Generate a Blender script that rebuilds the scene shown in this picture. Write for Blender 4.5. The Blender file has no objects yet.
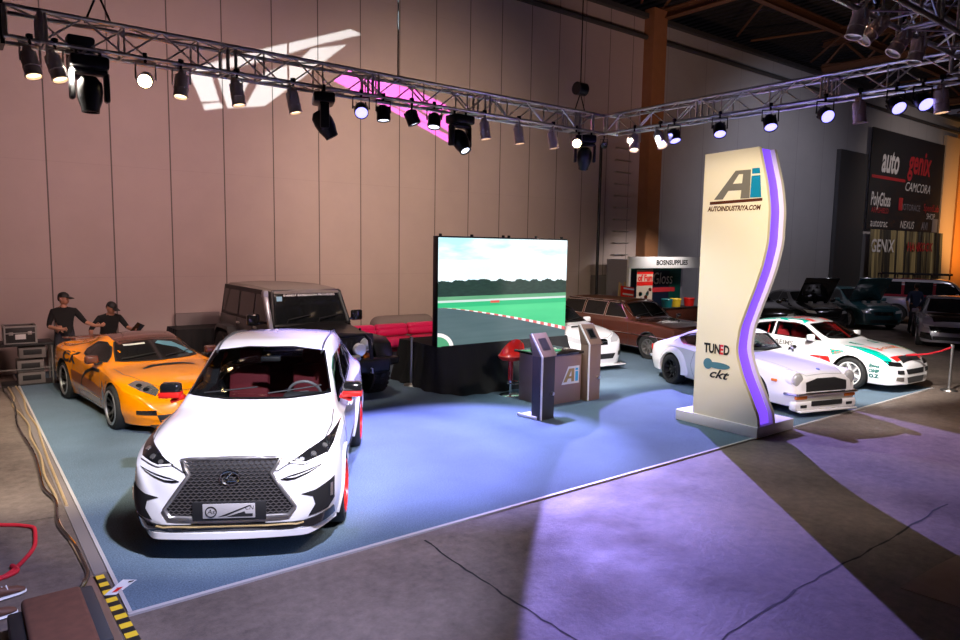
import bpy, bmesh, math, random
import numpy as np
from mathutils import Vector, Matrix, Euler
from mathutils.bvhtree import BVHTree
random.seed(7)
PI = math.pi
SC = bpy.context.scene
COL = SC.collection
R = math.radians

# ------------------------------------------------------------------ materials
def nodes_of(name):
    m = bpy.data.materials.new(name); m.use_nodes = True
    return m, m.node_tree.nodes, m.node_tree.links, m.node_tree.nodes['Principled BSDF']

def mat(name, col, rough=.5, metal=0., coat=0., emit=None, estr=0., noise=0., nscale=8., alpha=1., bump=0., spec=.5):
    m, N, L, b = nodes_of(name)
    c = (col[0], col[1], col[2], 1)
    b.inputs['Base Color'].default_value = c
    b.inputs['Roughness'].default_value = rough
    b.inputs['Metallic'].default_value = metal
    b.inputs['Coat Weight'].default_value = coat
    b.inputs['Coat Roughness'].default_value = .04
    b.inputs['Specular IOR Level'].default_value = spec
    if emit:
        b.inputs['Emission Color'].default_value = (*emit, 1); b.inputs['Emission Strength'].default_value = estr
    if noise or bump:
        tc = N.new('ShaderNodeTexCoord'); n = N.new('ShaderNodeTexNoise')
        n.inputs['Scale'].default_value = nscale; n.inputs['Detail'].default_value = 5
        L.new(tc.outputs['Object'], n.inputs['Vector'])
        if noise:
            mr = N.new('ShaderNodeMapRange'); mr.inputs['To Min'].default_value = 1-noise; mr.inputs['To Max'].default_value = 1+noise
            L.new(n.outputs['Fac'], mr.inputs['Value'])
            mx = N.new('ShaderNodeVectorMath'); mx.operation = 'SCALE'; mx.inputs[0].default_value = col[:3]
            L.new(mr.outputs[0], mx.inputs['Scale']); L.new(mx.outputs[0], b.inputs['Base Color'])
        if bump:
            bp = N.new('ShaderNodeBump'); bp.inputs['Strength'].default_value = bump; bp.inputs['Distance'].default_value = .01
            L.new(n.outputs['Fac'], bp.inputs['Height']); L.new(bp.outputs[0], b.inputs['Normal'])
    return m

def glass(name, tint=(.6,.65,.65), refl=.12):
    m = bpy.data.materials.new(name); m.use_nodes = True
    N, L = m.node_tree.nodes, m.node_tree.links; N.clear()
    o = N.new('ShaderNodeOutputMaterial'); mx = N.new('ShaderNodeMixShader'); t = N.new('ShaderNodeBsdfTransparent'); g = N.new('ShaderNodeBsdfGlossy')
    t.inputs['Color'].default_value = (*tint, 1); g.inputs['Roughness'].default_value = .02
    lw = N.new('ShaderNodeLayerWeight'); lw.inputs['Blend'].default_value = .25
    mr = N.new('ShaderNodeMapRange'); mr.inputs['To Min'].default_value = refl*.6; mr.inputs['To Max'].default_value = .75
    L.new(lw.outputs['Fresnel'], mr.inputs['Value']); L.new(mr.outputs[0], mx.inputs['Fac'])
    L.new(t.outputs[0], mx.inputs[1]); L.new(g.outputs[0], mx.inputs[2]); L.new(mx.outputs[0], o.inputs['Surface'])
    return m

M = {}
def mk(k, *a, **kw): M[k] = mat(k, *a, **kw)
mk('black', (.012,.012,.013), .6)
mk('black_gloss', (.01,.01,.011), .12, coat=1)
mk('black_metal', (.02,.02,.022), .35, .6)
mk('rubber', (.018,.018,.018), .75, bump=.3, nscale=60)
mk('chrome', (.8,.8,.8), .12, 1)
mk('satin', (.55,.53,.52), .35, .9)
mk('alu', (.62,.6,.58), .32, .95)
mk('white', (.82,.8,.78), .4)
mk('white_paint', (.86,.85,.85), .18, coat=1)
mk('pearl_white', (.88,.86,.87), .25, coat=1)
mk('orange_paint', (1.,.30,.0), .2, coat=1)
mk('brown_paint', (.10,.03,.02), .2, coat=1)
mk('black_paint', (.012,.012,.014), .15, coat=1)
mk('dark_blue_paint', (.02,.035,.06), .2, coat=1)
mk('teal_paint', (.02,.07,.08), .2, coat=1)
mk('maroon_paint', (.16,.012,.02), .25, coat=1)
mk('silver_paint', (.38,.36,.4), .25, .3, coat=1)
mk('red', (.75,.02,.015), .3, coat=.5)
mk('red_fabric', (.55,.02,.03), .8)
mk('pink_leather', (.8,.02,.15), .35, coat=.4, bump=.25, nscale=6)
mk('green_paint', (.0,.45,.33), .25, coat=.8)
mk('amber', (.9,.22,.02), .2, coat=1)
mk('lens', (.75,.75,.75), .08, .4, coat=1)
mk('lamp_chrome', (.9,.88,.85), .08, .9, coat=1)
mk('dark_glass', (.008,.009,.010), .06, spec=.35)
mk('dark_grey', (.05,.05,.052), .5)
mk('black_paint_dull',(.01,.01,.011),.3)
mk('grey', (.25,.24,.24), .5)
mk('brushed', (.25,.165,.12), .42, .25)
mk('brushed_dark', (.05,.042,.042), .4, .3)
mk('kiosk_white', (.8,.78,.76), .35)
mk('skin', (.42,.2,.13), .6)
mk('cloth_black', (.012,.012,.013), .95, bump=.4, nscale=30)
mk('jeans', (.02,.02,.03), .9)
mk('case_grey', (.16,.14,.13), .6)
mk('rust', (.17,.065,.025), .75, noise=.3, nscale=5)
mk('gold_cloth', (.42,.3,.13), .6, .1)
mk('tape_white', (.5,.47,.46), .5)
mk('yellow', (.9,.6,.03), .5)
mk('rope_red', (.6,.015,.03), .7)
mk('bronze', (.28,.17,.09), .35, .85)
mk('bronze_wheel', (.34,.3,.27), .4, .6)
mk('gold', (.9,.55,.15), .3, .7)
mk('pylon', (.83,.76,.62), .45)
mk('pylon_edge', (.8,.76,.78), .4)
mk('logo_grey', (.16,.15,.14), .6)
mk('logo_blue', (.0,.22,.42), .5)
mk('purple_led', (.10,.04,.5), .5, emit=(.20,.07,1.), estr=1.0)
mk('warm_lamp', (1,.9,.7), .3, emit=(1,.72,.42), estr=3)
mk('hot_lamp', (1,.9,.7), .3, emit=(1,.75,.35), estr=30)
mk('blue_lamp', (.5,.5,1), .3, emit=(.28,.26,1), estr=2.6)
mk('head_lamp', (1,1,1), .3, emit=(.8,.85,1), estr=2.5)
mk('parcan', (.62,.50,.44), .38, .35)
mk('sticker_white', (.75,.75,.75), .4)
mk('booth_green', (.0,.06,.045), .5)
mk('booth_navy', (.004,.01,.03), .5)
mk('banner_black', (.012,.013,.018), .5)
mk('orange_lit_wall', (.75,.3,.06), .8)
mk('cardboard', (.13,.05,.028), .9, noise=.35, nscale=14)
mk('shoe_brown', (.13,.055,.035), .6)
mk('steel_plate', (.30,.23,.19), .45, .6, noise=.2)
mk('mauve_board', (.2,.17,.17), .7)
M['clear'] = glass('clear_glass', (.72,.75,.75), .1)
M['tint'] = glass('tinted_glass', (.2,.2,.21), .15)

# ------------------------------------------------------------------ mesh builder
def rotm(rx=0, ry=0, rz=0): return Euler((rx,ry,rz)).to_matrix()
class MB:
    def __init__(s): s.v=[]; s.f=[]; s.m=[]
    def add(s, vs, fs, mi=0, T=None):
        o=len(s.v)
        for v in vs:
            v=Vector(v)
            s.v.append(T@v if T else v)
        for f in fs: s.f.append([i+o for i in f]); s.m.append(mi)
        return s
    def box(s, c, d, rot=None, mi=0, taper=1.):
        x,y,z=d[0]/2,d[1]/2,d[2]/2; c=Vector(c); vs=[]
        for k in (-1,1):
            t = taper if k==1 else 1
            for a,b in ((-1,-1),(1,-1),(1,1),(-1,1)):
                p=Vector((a*x*t,b*y*t,k*z)); vs.append(c+(rot@p if rot else p))
        return s.add(vs,[(3,2,1,0),(4,5,6,7),(0,1,5,4),(1,2,6,5),(2,3,7,6),(3,0,4,7)],mi)
    def rbox(s, c, d, r=.02, rot=None, mi=0, seg=2, T=None):
        bm=bmesh.new(); bmesh.ops.create_cube(bm,size=1)
        for v in bm.verts: v.co=Vector((v.co.x*d[0],v.co.y*d[1],v.co.z*d[2]))
        bmesh.ops.bevel(bm,geom=bm.edges[:],offset=min(r,min(d)*.49),segments=seg,profile=.5,affect='EDGES')
        c=Vector(c); vs=[]
        for v in bm.verts:
            p=c+(rot@v.co if rot else v.co); vs.append(T@p if T else p)
        s.add(vs,[[v.index for v in f.verts] for f in bm.faces],mi); bm.free(); return s
    def cyl(s, p0, p1, r0, r1=None, n=16, mi=0, cap=True):
        r1=r0 if r1 is None else r1
        p0,p1=Vector(p0),Vector(p1); a=(p1-p0).normalized(); u=a.orthogonal().normalized(); w=a.cross(u)
        vs=[];
        for p,r in ((p0,r0),(p1,r1)):
            for i in range(n):
                t=2*PI*i/n; vs.append(p+u*(r*math.cos(t))+w*(r*math.sin(t)))
        fs=[(i,(i+1)%n,n+(i+1)%n,n+i) for i in range(n)]
        if cap: fs+=[tuple(range(n))[::-1],tuple(range(n,2*n))]
        return s.add(vs,fs,mi)
    def tube(s, pts, r, n=8, mi=0, closed=False):
        pts=[Vector(p) for p in pts]; k=len(pts); vs=[]; pu=None
        for i,p in enumerate(pts):
            if closed: a=pts[(i+1)%k]-pts[i-1]
            else: a=pts[min(i+1,k-1)]-pts[max(i-1,0)]
            a.normalize()
            u = a.orthogonal() if pu is None else (pu-a*pu.dot(a))
            if u.length<1e-6: u=a.orthogonal()
            u.normalize(); pu=u; w=a.cross(u)
            rr = r[i] if isinstance(r,(list,tuple)) else r
            for j in range(n):
                t=2*PI*j/n; vs.append(p+u*(rr*math.cos(t))+w*(rr*math.sin(t)))
        fs=[]
        for i in range(k if closed else k-1):
            o=i*n; q=((i+1)%k)*n
            for j in range(n): fs.append((o+j,o+(j+1)%n,q+(j+1)%n,q+j))
        if not closed: fs+=[tuple(range(n))[::-1],tuple(range((k-1)*n,k*n))]
        return s.add(vs,fs,mi)
    def lathe(s, prof, o=(0,0,0), axis='Z', n=24, mi=0, rot=None):
        o=Vector(o); vs=[]
        for r,h in prof:
            for i in range(n):
                t=2*PI*i/n; a,b=r*math.cos(t),r*math.sin(t)
                p=Vector((a,b,h)) if axis=='Z' else (Vector((a,h,b)) if axis=='Y' else Vector((h,a,b)))
                vs.append(o+(rot@p if rot else p))
        fs=[]
        for k in range(len(prof)-1):
            for i in range(n): fs.append((k*n+i,k*n+(i+1)%n,(k+1)*n+(i+1)%n,(k+1)*n+i))
        return s.add(vs,fs,mi)
    def sphere(s, c, r, n=16, mi=0, sc=(1,1,1)):
        pr=[(max(1e-4,r*math.sin(PI*k/(n//2))),-r*math.cos(PI*k/(n//2))) for k in range(n//2+1)]
        c=Vector(c); t=MB().lathe(pr,n=n)
        return s.add([Vector((v.x*sc[0],v.y*sc[1],v.z*sc[2]))+c for v in t.v],t.f,mi)
    def prism(s, poly, a, b, plane='XZ', mi=0, T=None):
        """extrude 2d poly from a to b along the normal of plane"""
        n=len(poly); vs=[]
        for h in (a,b):
            for u,v in poly:
                vs.append((u,h,v) if plane=='XZ' else ((h,u,v) if plane=='YZ' else (u,v,h)))
        fs=[(i,(i+1)%n,n+(i+1)%n,n+i) for i in range(n)]+[tuple(range(n))[::-1],tuple(range(n,2*n))]
        return s.add(vs,fs,mi,T)
    def build(s, name, mats, parent=None, smooth=35, bevel=0):
        me=bpy.data.meshes.new(name); me.from_pydata(s.v,[],s.f)
        if not isinstance(mats,(list,tuple)): mats=[mats]
        for m_ in mats: me.materials.append(M[m_] if isinstance(m_,str) else m_)
        me.polygons.foreach_set('material_index',s.m)
        bm=bmesh.new(); bm.from_mesh(me); bmesh.ops.recalc_face_normals(bm,faces=bm.faces[:])
        if bevel: bmesh.ops.bevel(bm,geom=[e for e in bm.edges if len(e.link_faces)==2 and e.calc_face_angle(0)>.6],offset=bevel,segments=2,profile=.5,affect='EDGES')
        bm.to_mesh(me); bm.free()
        if smooth:
            me.polygons.foreach_set('use_smooth',[True]*len(me.polygons)); me.set_sharp_from_angle(angle=R(smooth))
        o=bpy.data.objects.new(name,me); COL.objects.link(o)
        if parent: o.parent=parent
        return o

def tag(o, label, cat, group=None, kind=None):
    o['label']=label; o['category']=cat
    if group: o['group']=group
    if kind: o['kind']=kind
    return o
def struct(o, label=None):
    o['kind']='structure'
    if label: o['label']=label
    return o
def thing(name, label, cat, loc=(0,0,0), rz=0, group=None):
    o=bpy.data.objects.new(name,None); COL.objects.link(o); o.empty_display_size=.1
    o.location=loc; o.rotation_euler=(0,0,rz)
    return tag(o,label,cat,group)
def dup(root, loc, rz=None, label=None, rot=None):
    def cp(o,par):
        c=o.copy(); COL.objects.link(c)
        if par: c.parent=par; c.matrix_parent_inverse=o.matrix_parent_inverse.copy()
        for ch in list(o.children): cp(ch,c)
        return c
    r=cp(root,None); r.location=loc
    if rz is not None: r.rotation_euler=(0,0,rz)
    if rot is not None: r.rotation_euler=rot
    if label: r['label']=label
    return r

def pchip(xs, ys, xq):
    xs=np.array(xs,float); ys=np.array(ys,float); xq=np.asarray(xq,float)
    h=np.diff(xs); d=np.diff(ys)/h; n=len(xs); m=np.zeros(n)
    for i in range(1,n-1):
        if d[i-1]*d[i]>0:
            w1=2*h[i]+h[i-1]; w2=h[i]+2*h[i-1]; m[i]=(w1+w2)/(w1/d[i-1]+w2/d[i])
    m[0]=d[0]; m[-1]=d[-1]
    k=np.clip(np.searchsorted(xs,xq)-1,0,n-2); t=(xq-xs[k])/h[k]; t=np.clip(t,0,1)
    return (2*t**3-3*t**2+1)*ys[k]+(t**3-2*t**2+t)*h[k]*m[k]+(-2*t**3+3*t**2)*ys[k+1]+(t**3-t**2)*h[k]*m[k+1]

def text_polys(s, size=1., font_shear=0., bold=0., align='CENTER', sx=1.):
    c=bpy.data.curves.new('t','FONT'); c.body=s; c.size=size; c.shear=font_shear; c.offset=bold; c.align_x=align; c.align_y='CENTER'; c.resolution_u=3
    o=bpy.data.objects.new('t',c); COL.objects.link(o)
    dg=bpy.context.evaluated_depsgraph_get(); dg.update(); me=bpy.data.meshes.new_from_object(o.evaluated_get(dg))
    vs=[(v.co.x*sx,v.co.y) for v in me.vertices]; fs=[list(p.vertices) for p in me.polygons]
    bpy.data.objects.remove(o); bpy.data.curves.remove(c); bpy.data.meshes.remove(me)
    return vs,fs
def flat_text(name, s, m, parent, origin, ux, uy, size, shear=0., bold=0., sx=1., align='CENTER', off=0.):
    """text lying on the plane spanned by ux,uy, centred on origin"""
    vs,fs=text_polys(s,size,shear,bold,align,sx); ux,uy,o=Vector(ux),Vector(uy),Vector(origin); n=ux.cross(uy)
    b=MB(); b.add([o+ux*a+uy*c+n*off for a,c in vs],fs); return b.build(name,m,parent,smooth=0)
def flat_poly(b, poly, origin, ux, uy, th=.004, mi=0, hole=None):
    ux,uy,o=Vector(ux),Vector(uy),Vector(origin); n=ux.cross(uy); k=len(poly)
    vs=[o+ux*p[0]+uy*p[1] for p in poly]+[o+ux*p[0]+uy*p[1]+n*th for p in poly]
    fs=[(i,(i+1)%k,k+(i+1)%k,k+i) for i in range(k)]+[tuple(range(k))[::-1],tuple(range(k,2*k))]
    b.add(vs,fs,mi)

def eval_mesh(o):
    dg=bpy.context.evaluated_depsgraph_get(); dg.update()
    me=bpy.data.meshes.new_from_object(o.evaluated_get(dg)); old=o.data; o.modifiers.clear(); o.data=me; return o
def boolcut(o, cutters, op='DIFFERENCE'):
    for c in cutters:
        m=o.modifiers.new('b','BOOLEAN'); m.operation=op; m.object=c; m.solver='EXACT'; m.material_mode='TRANSFER'
    eval_mesh(o)
    for c in cutters: bpy.data.objects.remove(c)
    return o
# ------------------------------------------------------------------ cars
def mirror(poly): return [(-u,v) for u,v in poly][::-1]
class Car:
    def __init__(s, sp, nx=110):
        s.sp=sp; K=lambda k,x: pchip([p[0] for p in sp[k]],[p[1] for p in sp[k]],x)
        x0,x1=sp['zc'][0][0],sp['zc'][-1][0]
        t=np.linspace(0,1,nx); xs=x0+(x1-x0)*(t-.1*np.sin(2*PI*t)/(1))  # denser at both ends
        xs=np.unique(np.concatenate([xs,[p[0] for p in sp['zc']]])); xs=xs[np.concatenate([[True],np.diff(xs)>.004])]; s.xs=xs
        zb,zc,zs,w,wt,cr,tk=[K(k,xs) for k in ('zb','zc','zs','w','wt','crown','tuck')]
        zs=np.minimum(zs,zc-cr-.012); zt=zc-cr
        s.f=dict(zb=zb,zc=zc,zs=zs,w=w,wt=wt,zt=zt,tk=tk)
        mz=sp.get('mz',.45); rock=sp.get('rock',.94)
        s.v=[];s.F=[]; half=[]
        for i,x in enumerate(xs):
            W=w[i]; T=min(wt[i],W-tk[i]-.004)
            zm=zb[i]+(zs[i]-zb[i])*mz
            P=np.array([(0,zb[i]),(W*rock-.08,zb[i]),(W*rock-.015,zb[i]+.02),(W*rock,zb[i]+.06),(W,zm),(W-tk[i]*.35,zs[i]-.06*(zs[i]-zb[i])),(W-tk[i],zs[i]),(T+ (W-tk[i]-T)*.04,zt[i]-(zt[i]-zs[i])*.06),(T*.93,zt[i]+(zc[i]-zt[i])*.22),(T*.5,zc[i]-(zc[i]-zt[i])*.22),(0,zc[i])])
            d=np.concatenate([[0],np.cumsum(np.maximum(1e-4,np.linalg.norm(np.diff(P,axis=0),axis=1)))])
            cnt=[3,2,2,5,5,2,8,2,4,5]; q=[0.]
            for a,c in enumerate(cnt): q+=list(d[a]+(d[a+1]-d[a])*np.arange(1,c+1)/c)
            half.append(np.stack([pchip(d,P[:,0],q),pchip(d,P[:,1],q)],1))
        n=len(half[0]); m=2*n-2
        for i,x in enumerate(xs):
            H=half[i]
            for k in range(n): s.v.append(Vector((x,H[k][0],H[k][1])))
            for k in range(n-2,0,-1): s.v.append(Vector((x,-H[k][0],H[k][1])))
        for i in range(len(xs)-1):
            for k in range(m): s.F.append((i*m+k,i*m+(k+1)%m,(i+1)*m+(k+1)%m,(i+1)*m+k))
        s.F.append(tuple(range(m))); s.F.append(tuple(range((len(xs)-1)*m,len(xs)*m))[::-1])
        s.bvh=BVHTree.FromPolygons(s.v,s.F)
        s.root=thing(sp['name'],sp['label'],'car',(0,0,0)); s.bits=[]
    def hit(s,u,v,ax):
        if ax=='F': o,d=Vector((9,u,v)),Vector((-1,0,0))
        elif ax=='B': o,d=Vector((-9,u,v)),Vector((1,0,0))
        elif ax=='L': o,d=Vector((u,5,v)),Vector((0,-1,0))
        elif ax=='R': o,d=Vector((u,-5,v)),Vector((0,1,0))
        else: o,d=Vector((u,v,5)),Vector((0,0,-1))
        r=s.bvh.ray_cast(o,d)
        if r[0] is None:
            e={'F':Vector((2.2,u,v)),'B':Vector((-2.2,u,v)),'L':Vector((u,.8,v)),'R':Vector((u,-.8,v)),'T':Vector((u,v,1))}[ax]
            r=s.bvh.find_nearest(e)
        n=r[1].normalized()
        if n.dot(d)>0: n=-n
        return r[0],n
    def patch(s, b, poly, ax, off=.004, res=.05, th=0., mi=0, faces=None):
        bm=bmesh.new(); vs=[bm.verts.new((u,v,0)) for u,v in poly]
        if faces: 
            for f in faces:
                try: bm.faces.new([vs[i] for i in f])
                except ValueError: pass
        else: bm.faces.new(vs)
        if not faces: bmesh.ops.triangulate(bm,faces=bm.faces[:])
        if res:
            us=[p[0] for p in poly]; ws=[p[1] for p in poly]
            for lo,hi,nn in ((min(us),max(us),(1,0,0)),(min(ws),max(ws),(0,1,0))):
                k=math.floor(lo/res)+1
                while k*res<hi:
                    bmesh.ops.bisect_plane(bm,geom=bm.verts[:]+bm.edges[:]+bm.faces[:],plane_co=(k*res*nn[0],k*res*nn[1],0),plane_no=nn); k+=1
        bm.verts.index_update(); P=[]; Q=[]
        for v in bm.verts:
            p,n=s.hit(v.co.x,v.co.y,ax); P.append(p+n*off); Q.append(p+n*(off-th))
        fs=[[v.index for v in f.verts] for f in bm.faces]
        if th:
            k=len(P); be=[(e.verts[0].index,e.verts[1].index) for e in bm.edges if len(e.link_faces)==1]
            b.add(P+Q,fs+[[i+k for i in f][::-1] for f in fs]+[(a,c,c+k,a+k) for a,c in be],mi)
        else: b.add(P,fs,mi)
        bm.free()
    def part(s, name, poly, ax, m, off=.005, res=.05, th=.0, label=None, both=False, parent=None):
        out=[]
        L=[(poly,ax)]
        if both: L.append((mirror(poly),ax) if ax in 'FBT' and ax!='T' else ((poly,'R') if ax=='L' else ([(u,-v) for u,v in poly],ax)))
        for p,a in L:
            b=MB(); s.patch(b,p,a,off,res,th); o=b.build(name,m,parent or s.root,smooth=50)
            if label: o['label']=label
            out.append(o)
        return out
    def line(s, name, pts, ax, w, m, off=.003, both=False, closed=False, r=None, step=.06, parent=None):
        outs=[]
        for sgn in ((1,-1) if both else (1,)):
            a=ax
            P=list(pts)+([pts[0]] if closed else []); Q=[]
            for i in range(len(P)-1):
                n=max(1,int(math.dist(P[i],P[i+1])/step))
                for k in range(n): Q.append((P[i][0]+(P[i+1][0]-P[i][0])*k/n,P[i][1]+(P[i+1][1]-P[i][1])*k/n))
            if not closed: Q.append(P[-1])
            if sgn<0:
                if ax=='L': a='R'
                elif ax=='T': Q=[(u,-v) for u,v in Q]
                else: Q=[(-u,v) for u,v in Q]
            H=[s.hit(u,v,a) for u,v in Q]
            b=MB()
            if r: b.tube([p+n*off for p,n in H],r,6,closed=closed)
            else:
                vs=[]; k=len(H)
                for i,(p,n) in enumerate(H):
                    t=(H[(i+1)%k][0]-H[i-1][0]) if closed else (H[min(i+1,k-1)][0]-H[max(i-1,0)][0])
                    sd=t.cross(n).normalized()*w/2; vs+=[p+n*off+sd,p+n*off-sd]
                b.add(vs,[(2*i,2*i+1,(2*i+3)%(2*k),(2*i+2)%(2*k)) for i in range(k if closed else k-1)])
            outs.append(b.build(name,m,parent or s.root,smooth=60))
        return outs
    def text(s, name, txt, ax, c, size, m, shear=0., bold=0., sx=1., off=.007, rot=0.):
        vs,fs=text_polys(txt,size,shear,bold,'CENTER',sx); cr,sr=math.cos(rot),math.sin(rot)
        fl = -1 if ax in ('F','R') else 1
        fl = {'F':1,'B':-1,'L':-1,'R':1,'T':1}[ax]
        P=[(c[0]+fl*(x*cr-y*sr),c[1]+x*sr+y*cr) for x,y in vs]
        b=MB(); s.patch(b,P,ax,off,0,0,faces=fs); return b.build(name,m,s.root,smooth=0)
    def finish(s, paint, wheels, wins=None, cabin=True, arch=.05, solid_w=.42):
        sp=s.sp
        b=MB(); b.v=list(s.v); b.f=[list(f) for f in s.F]; b.m=[0]*len(b.f)
        body=b.build('body',[paint,'black'],s.root,smooth=0)
        cut=[]
        for (x,r,wd,wy) in wheels:
            for sg in (1,-1):
                c=MB().cyl((x,sg*(wy-wd-.1),r),(x,sg*1.6,r),r+arch,n=40)
                cut.append(c.build('cut','black',smooth=0))
        if cabin:
            F=s.f; xs=s.xs; a,bb=sp['cab']; z0=sp['cabz']; ins=[i for i,x in enumerate(xs) if a<=x<=bb and F['zc'][i]-.06>F['zs'][i]+.04]
            vs=[]; fs=[]; T=.045
            for i in ins:
                w=F['w'][i]-F['tk'][i]; zs=F['zs'][i]; wt=min(F['wt'][i],w)-T; zt=F['zt'][i]-T; zc=F['zc'][i]-T
                zt=max(zt,zs+.01); zc=max(zc,zt+.01)
                vs+=[(xs[i],y,z) for y,z in ((0,z0),(w-.14,z0),(w-.09,zs-.02),(wt-.01,zt),(wt*.5,zc-.008),(0,zc),(-wt*.5,zc-.008),(-wt+.01,zt),(-w+.09,zs-.02),(-w+.14,z0))]
            k=len(ins)
            for i in range(k-1):
                for j in range(10): fs.append((i*10+j,i*10+(j+1)%10,(i+1)*10+(j+1)%10,(i+1)*10+j))
            fs+=[tuple(range(10)),tuple(range((k-1)*10,k*10))[::-1]]
            cut.append(MB().add(vs,fs).build('cut','black',smooth=0))
            for p in sp.get('side',[]): cut.append(MB().prism(p,-1.3,1.3,'XZ').build('cut','black',smooth=0))
            xm=sp.get('xm',0)
            if 'ws' in sp: cut.append(MB().prism(sp['ws'],xm,3.2,'YZ').build('cut','black',smooth=0))
            if 'rw' in sp: cut.append(MB().prism(sp['rw'],-3.2,xm-.3,'YZ').build('cut','black',smooth=0))
        boolcut(body,cut)
        me=body.data; me.polygons.foreach_set('use_smooth',[True]*len(me.polygons)); me.set_sharp_from_angle(angle=R(28))
        gm='clear' if cabin else 'dark_glass'; of=-.004 if cabin else .004
        if 'glassmat' in sp: gm=sp['glassmat']
        for p in sp.get('side',[]): s.part('side_window',p,'L',gm,of,.06,both=True)
        if 'ws' in sp: s.windshield=s.part('windshield',sp['ws'],'F',sp.get('wsmat',gm),of,.05)[0]
        if 'rw' in sp: s.part('rear_window',sp['rw'],'B',gm,of,.05)
        return body
    def trims(s, m='black_gloss', w=.02):
        for p in s.sp.get('side',[]): s.line('window_trim',p,'L',w,m,.006,both=True,closed=True)
        if 'ws' in s.sp: s.line('windshield_trim',s.sp['ws'],'F',w,m,.006,closed=True)
    def place(s, fx, fy, az):
        d=Vector((math.sin(R(az)),math.cos(R(az)),0)); o=Vector((fx,fy,0))-d*s.sp['fa']
        s.root.location=o; s.root.rotation_euler=(0,0,math.atan2(d.y,d.x))

def wheel(r, wd, rim_m, spokes=5, rimr=.7, dish=.03, sw=.05, twist=0, caliper=None, split=False, lip=None, hole=False):
    """wheel axis along Y, outer face towards +Y, centred on origin; returns tyre object with rim children"""
    t=MB(); ir=r*rimr
    t.lathe([(ir,-wd/2+.01),(ir+.02,-wd/2),(r-.03,-wd/2+.005),(r-.008,-wd/2+.03),(r,-wd/2+.06),(r,wd/2-.06),(r-.008,wd/2-.03),(r-.03,wd/2-.005),(ir+.02,wd/2),(ir,wd/2-.01)],axis='Y',n=48)
    tyre=t.build('wheel','rubber',None,smooth=40)
    b=MB(); 
    b.lathe([(ir+.004,wd/2-.008),(ir-.002,wd/2+.004),(ir-.018,wd/2-.0),(ir-.022,wd/2-.03),(ir-.035,wd/2-.09),(ir-.04,-wd/2+.01),(ir,-wd/2+.01)],axis='Y',n=48)
    yo=wd/2-dish; b.lathe([(.001,yo+.0),(.05,yo-.0),(.065,yo-.012),(.07,yo-.06),(.001,yo-.06)],axis='Y',n=20)
    for k in range(spokes):
        a=2*PI*k/spokes+.3
        for dd in ((-.5,.5) if split else (0,)):
            a1=a+dd*.12; a2=a+dd*(.5*5/spokes)+twist
            p0=Vector((math.cos(a1),0,math.sin(a1)))*.05; p1=Vector((math.cos(a2),0,math.sin(a2)))*(ir-.02)
            u=(p1-p0).normalized(); w=Vector((-u.z,0,u.x)); vs=[]
            for p,ww,y1,y0 in ((p0,sw*.55,yo-.004,yo-.05),((p0+p1)/2,sw*.45,yo+.0,yo-.05),(p1,sw*.62,yo+dish*.7,yo-.05)):
                for sg,yy in ((-1,y0),(1,y0),(.75,y1),(-.75,y1)): vs.append(Vector((p.x,yy,p.z))+w*(ww*sg))
            fs=[]
            for q in (0,4):
                for j in range(4): fs.append((q+j,q+(j+1)%4,q+4+(j+1)%4,q+4+j))
            b.add(vs,fs+[(3,2,1,0),(8,9,10,11)])
    rim=b.build('rim',rim_m,tyre,smooth=30)
    if lip: MB().lathe([(ir+.003,wd/2-.004),(ir-.004,wd/2+.008),(ir-.03,wd/2+.002),(ir-.03,wd/2-.02)],axis='Y',n=48).build('rim_lip',lip,tyre,smooth=60)
    MB().lathe([(.001,-.005+wd*.1),(ir-.07,-.005+wd*.1),(ir-.07,-.02),(.001,-.02)],axis='Y',n=32).build('brake_disc','satin',tyre)
    if caliper: MB().rbox((ir*.55,wd*.14,ir*.3),(ir*.3,.06,ir*.55),.02).build('brake_caliper',caliper,tyre)
    return tyre
def put_wheels(car, proto, pos, steer=0., scale_r=None):
    first=True
    for (x,r,wd,wy) in pos:
        for sg in (1,-1):
            w=proto if first else dup_part(proto)
            first=False
            w.parent=car.root; w.location=(x,sg*(wy-wd/2),r)
            a = steer if x>0 else 0
            w.rotation_euler=(0,0,a+(0 if sg>0 else PI))
            if scale_r: w.scale=(scale_r if x<0 else 1,)*3
def dup_part(o):
    c=o.copy(); COL.objects.link(c)
    for ch in o.children:
        d=ch.copy(); COL.objects.link(d); d.parent=c
    return c
def mirror_part(car, x, y, z, m, m2=None, s=1.):
    for sg in (1,-1):
        b=MB(); b.rbox((x,sg*(y+.12*s),z+.02),(.1*s,.2*s,.13*s),.035,seg=3)
        o=b.build('side_mirror',m,car.root)
        c=MB(); c.rbox((x,sg*(y+.03*s),z-.05*s),(.07*s,.12*s,.035*s),.01); c.build('mirror_arm',m2 or m,o)
        MB().rbox((x-.052*s,sg*(y+.12*s),z+.02),(.01,.17*s,.1*s),.004).build('mirror_glass','chrome',o)
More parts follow.
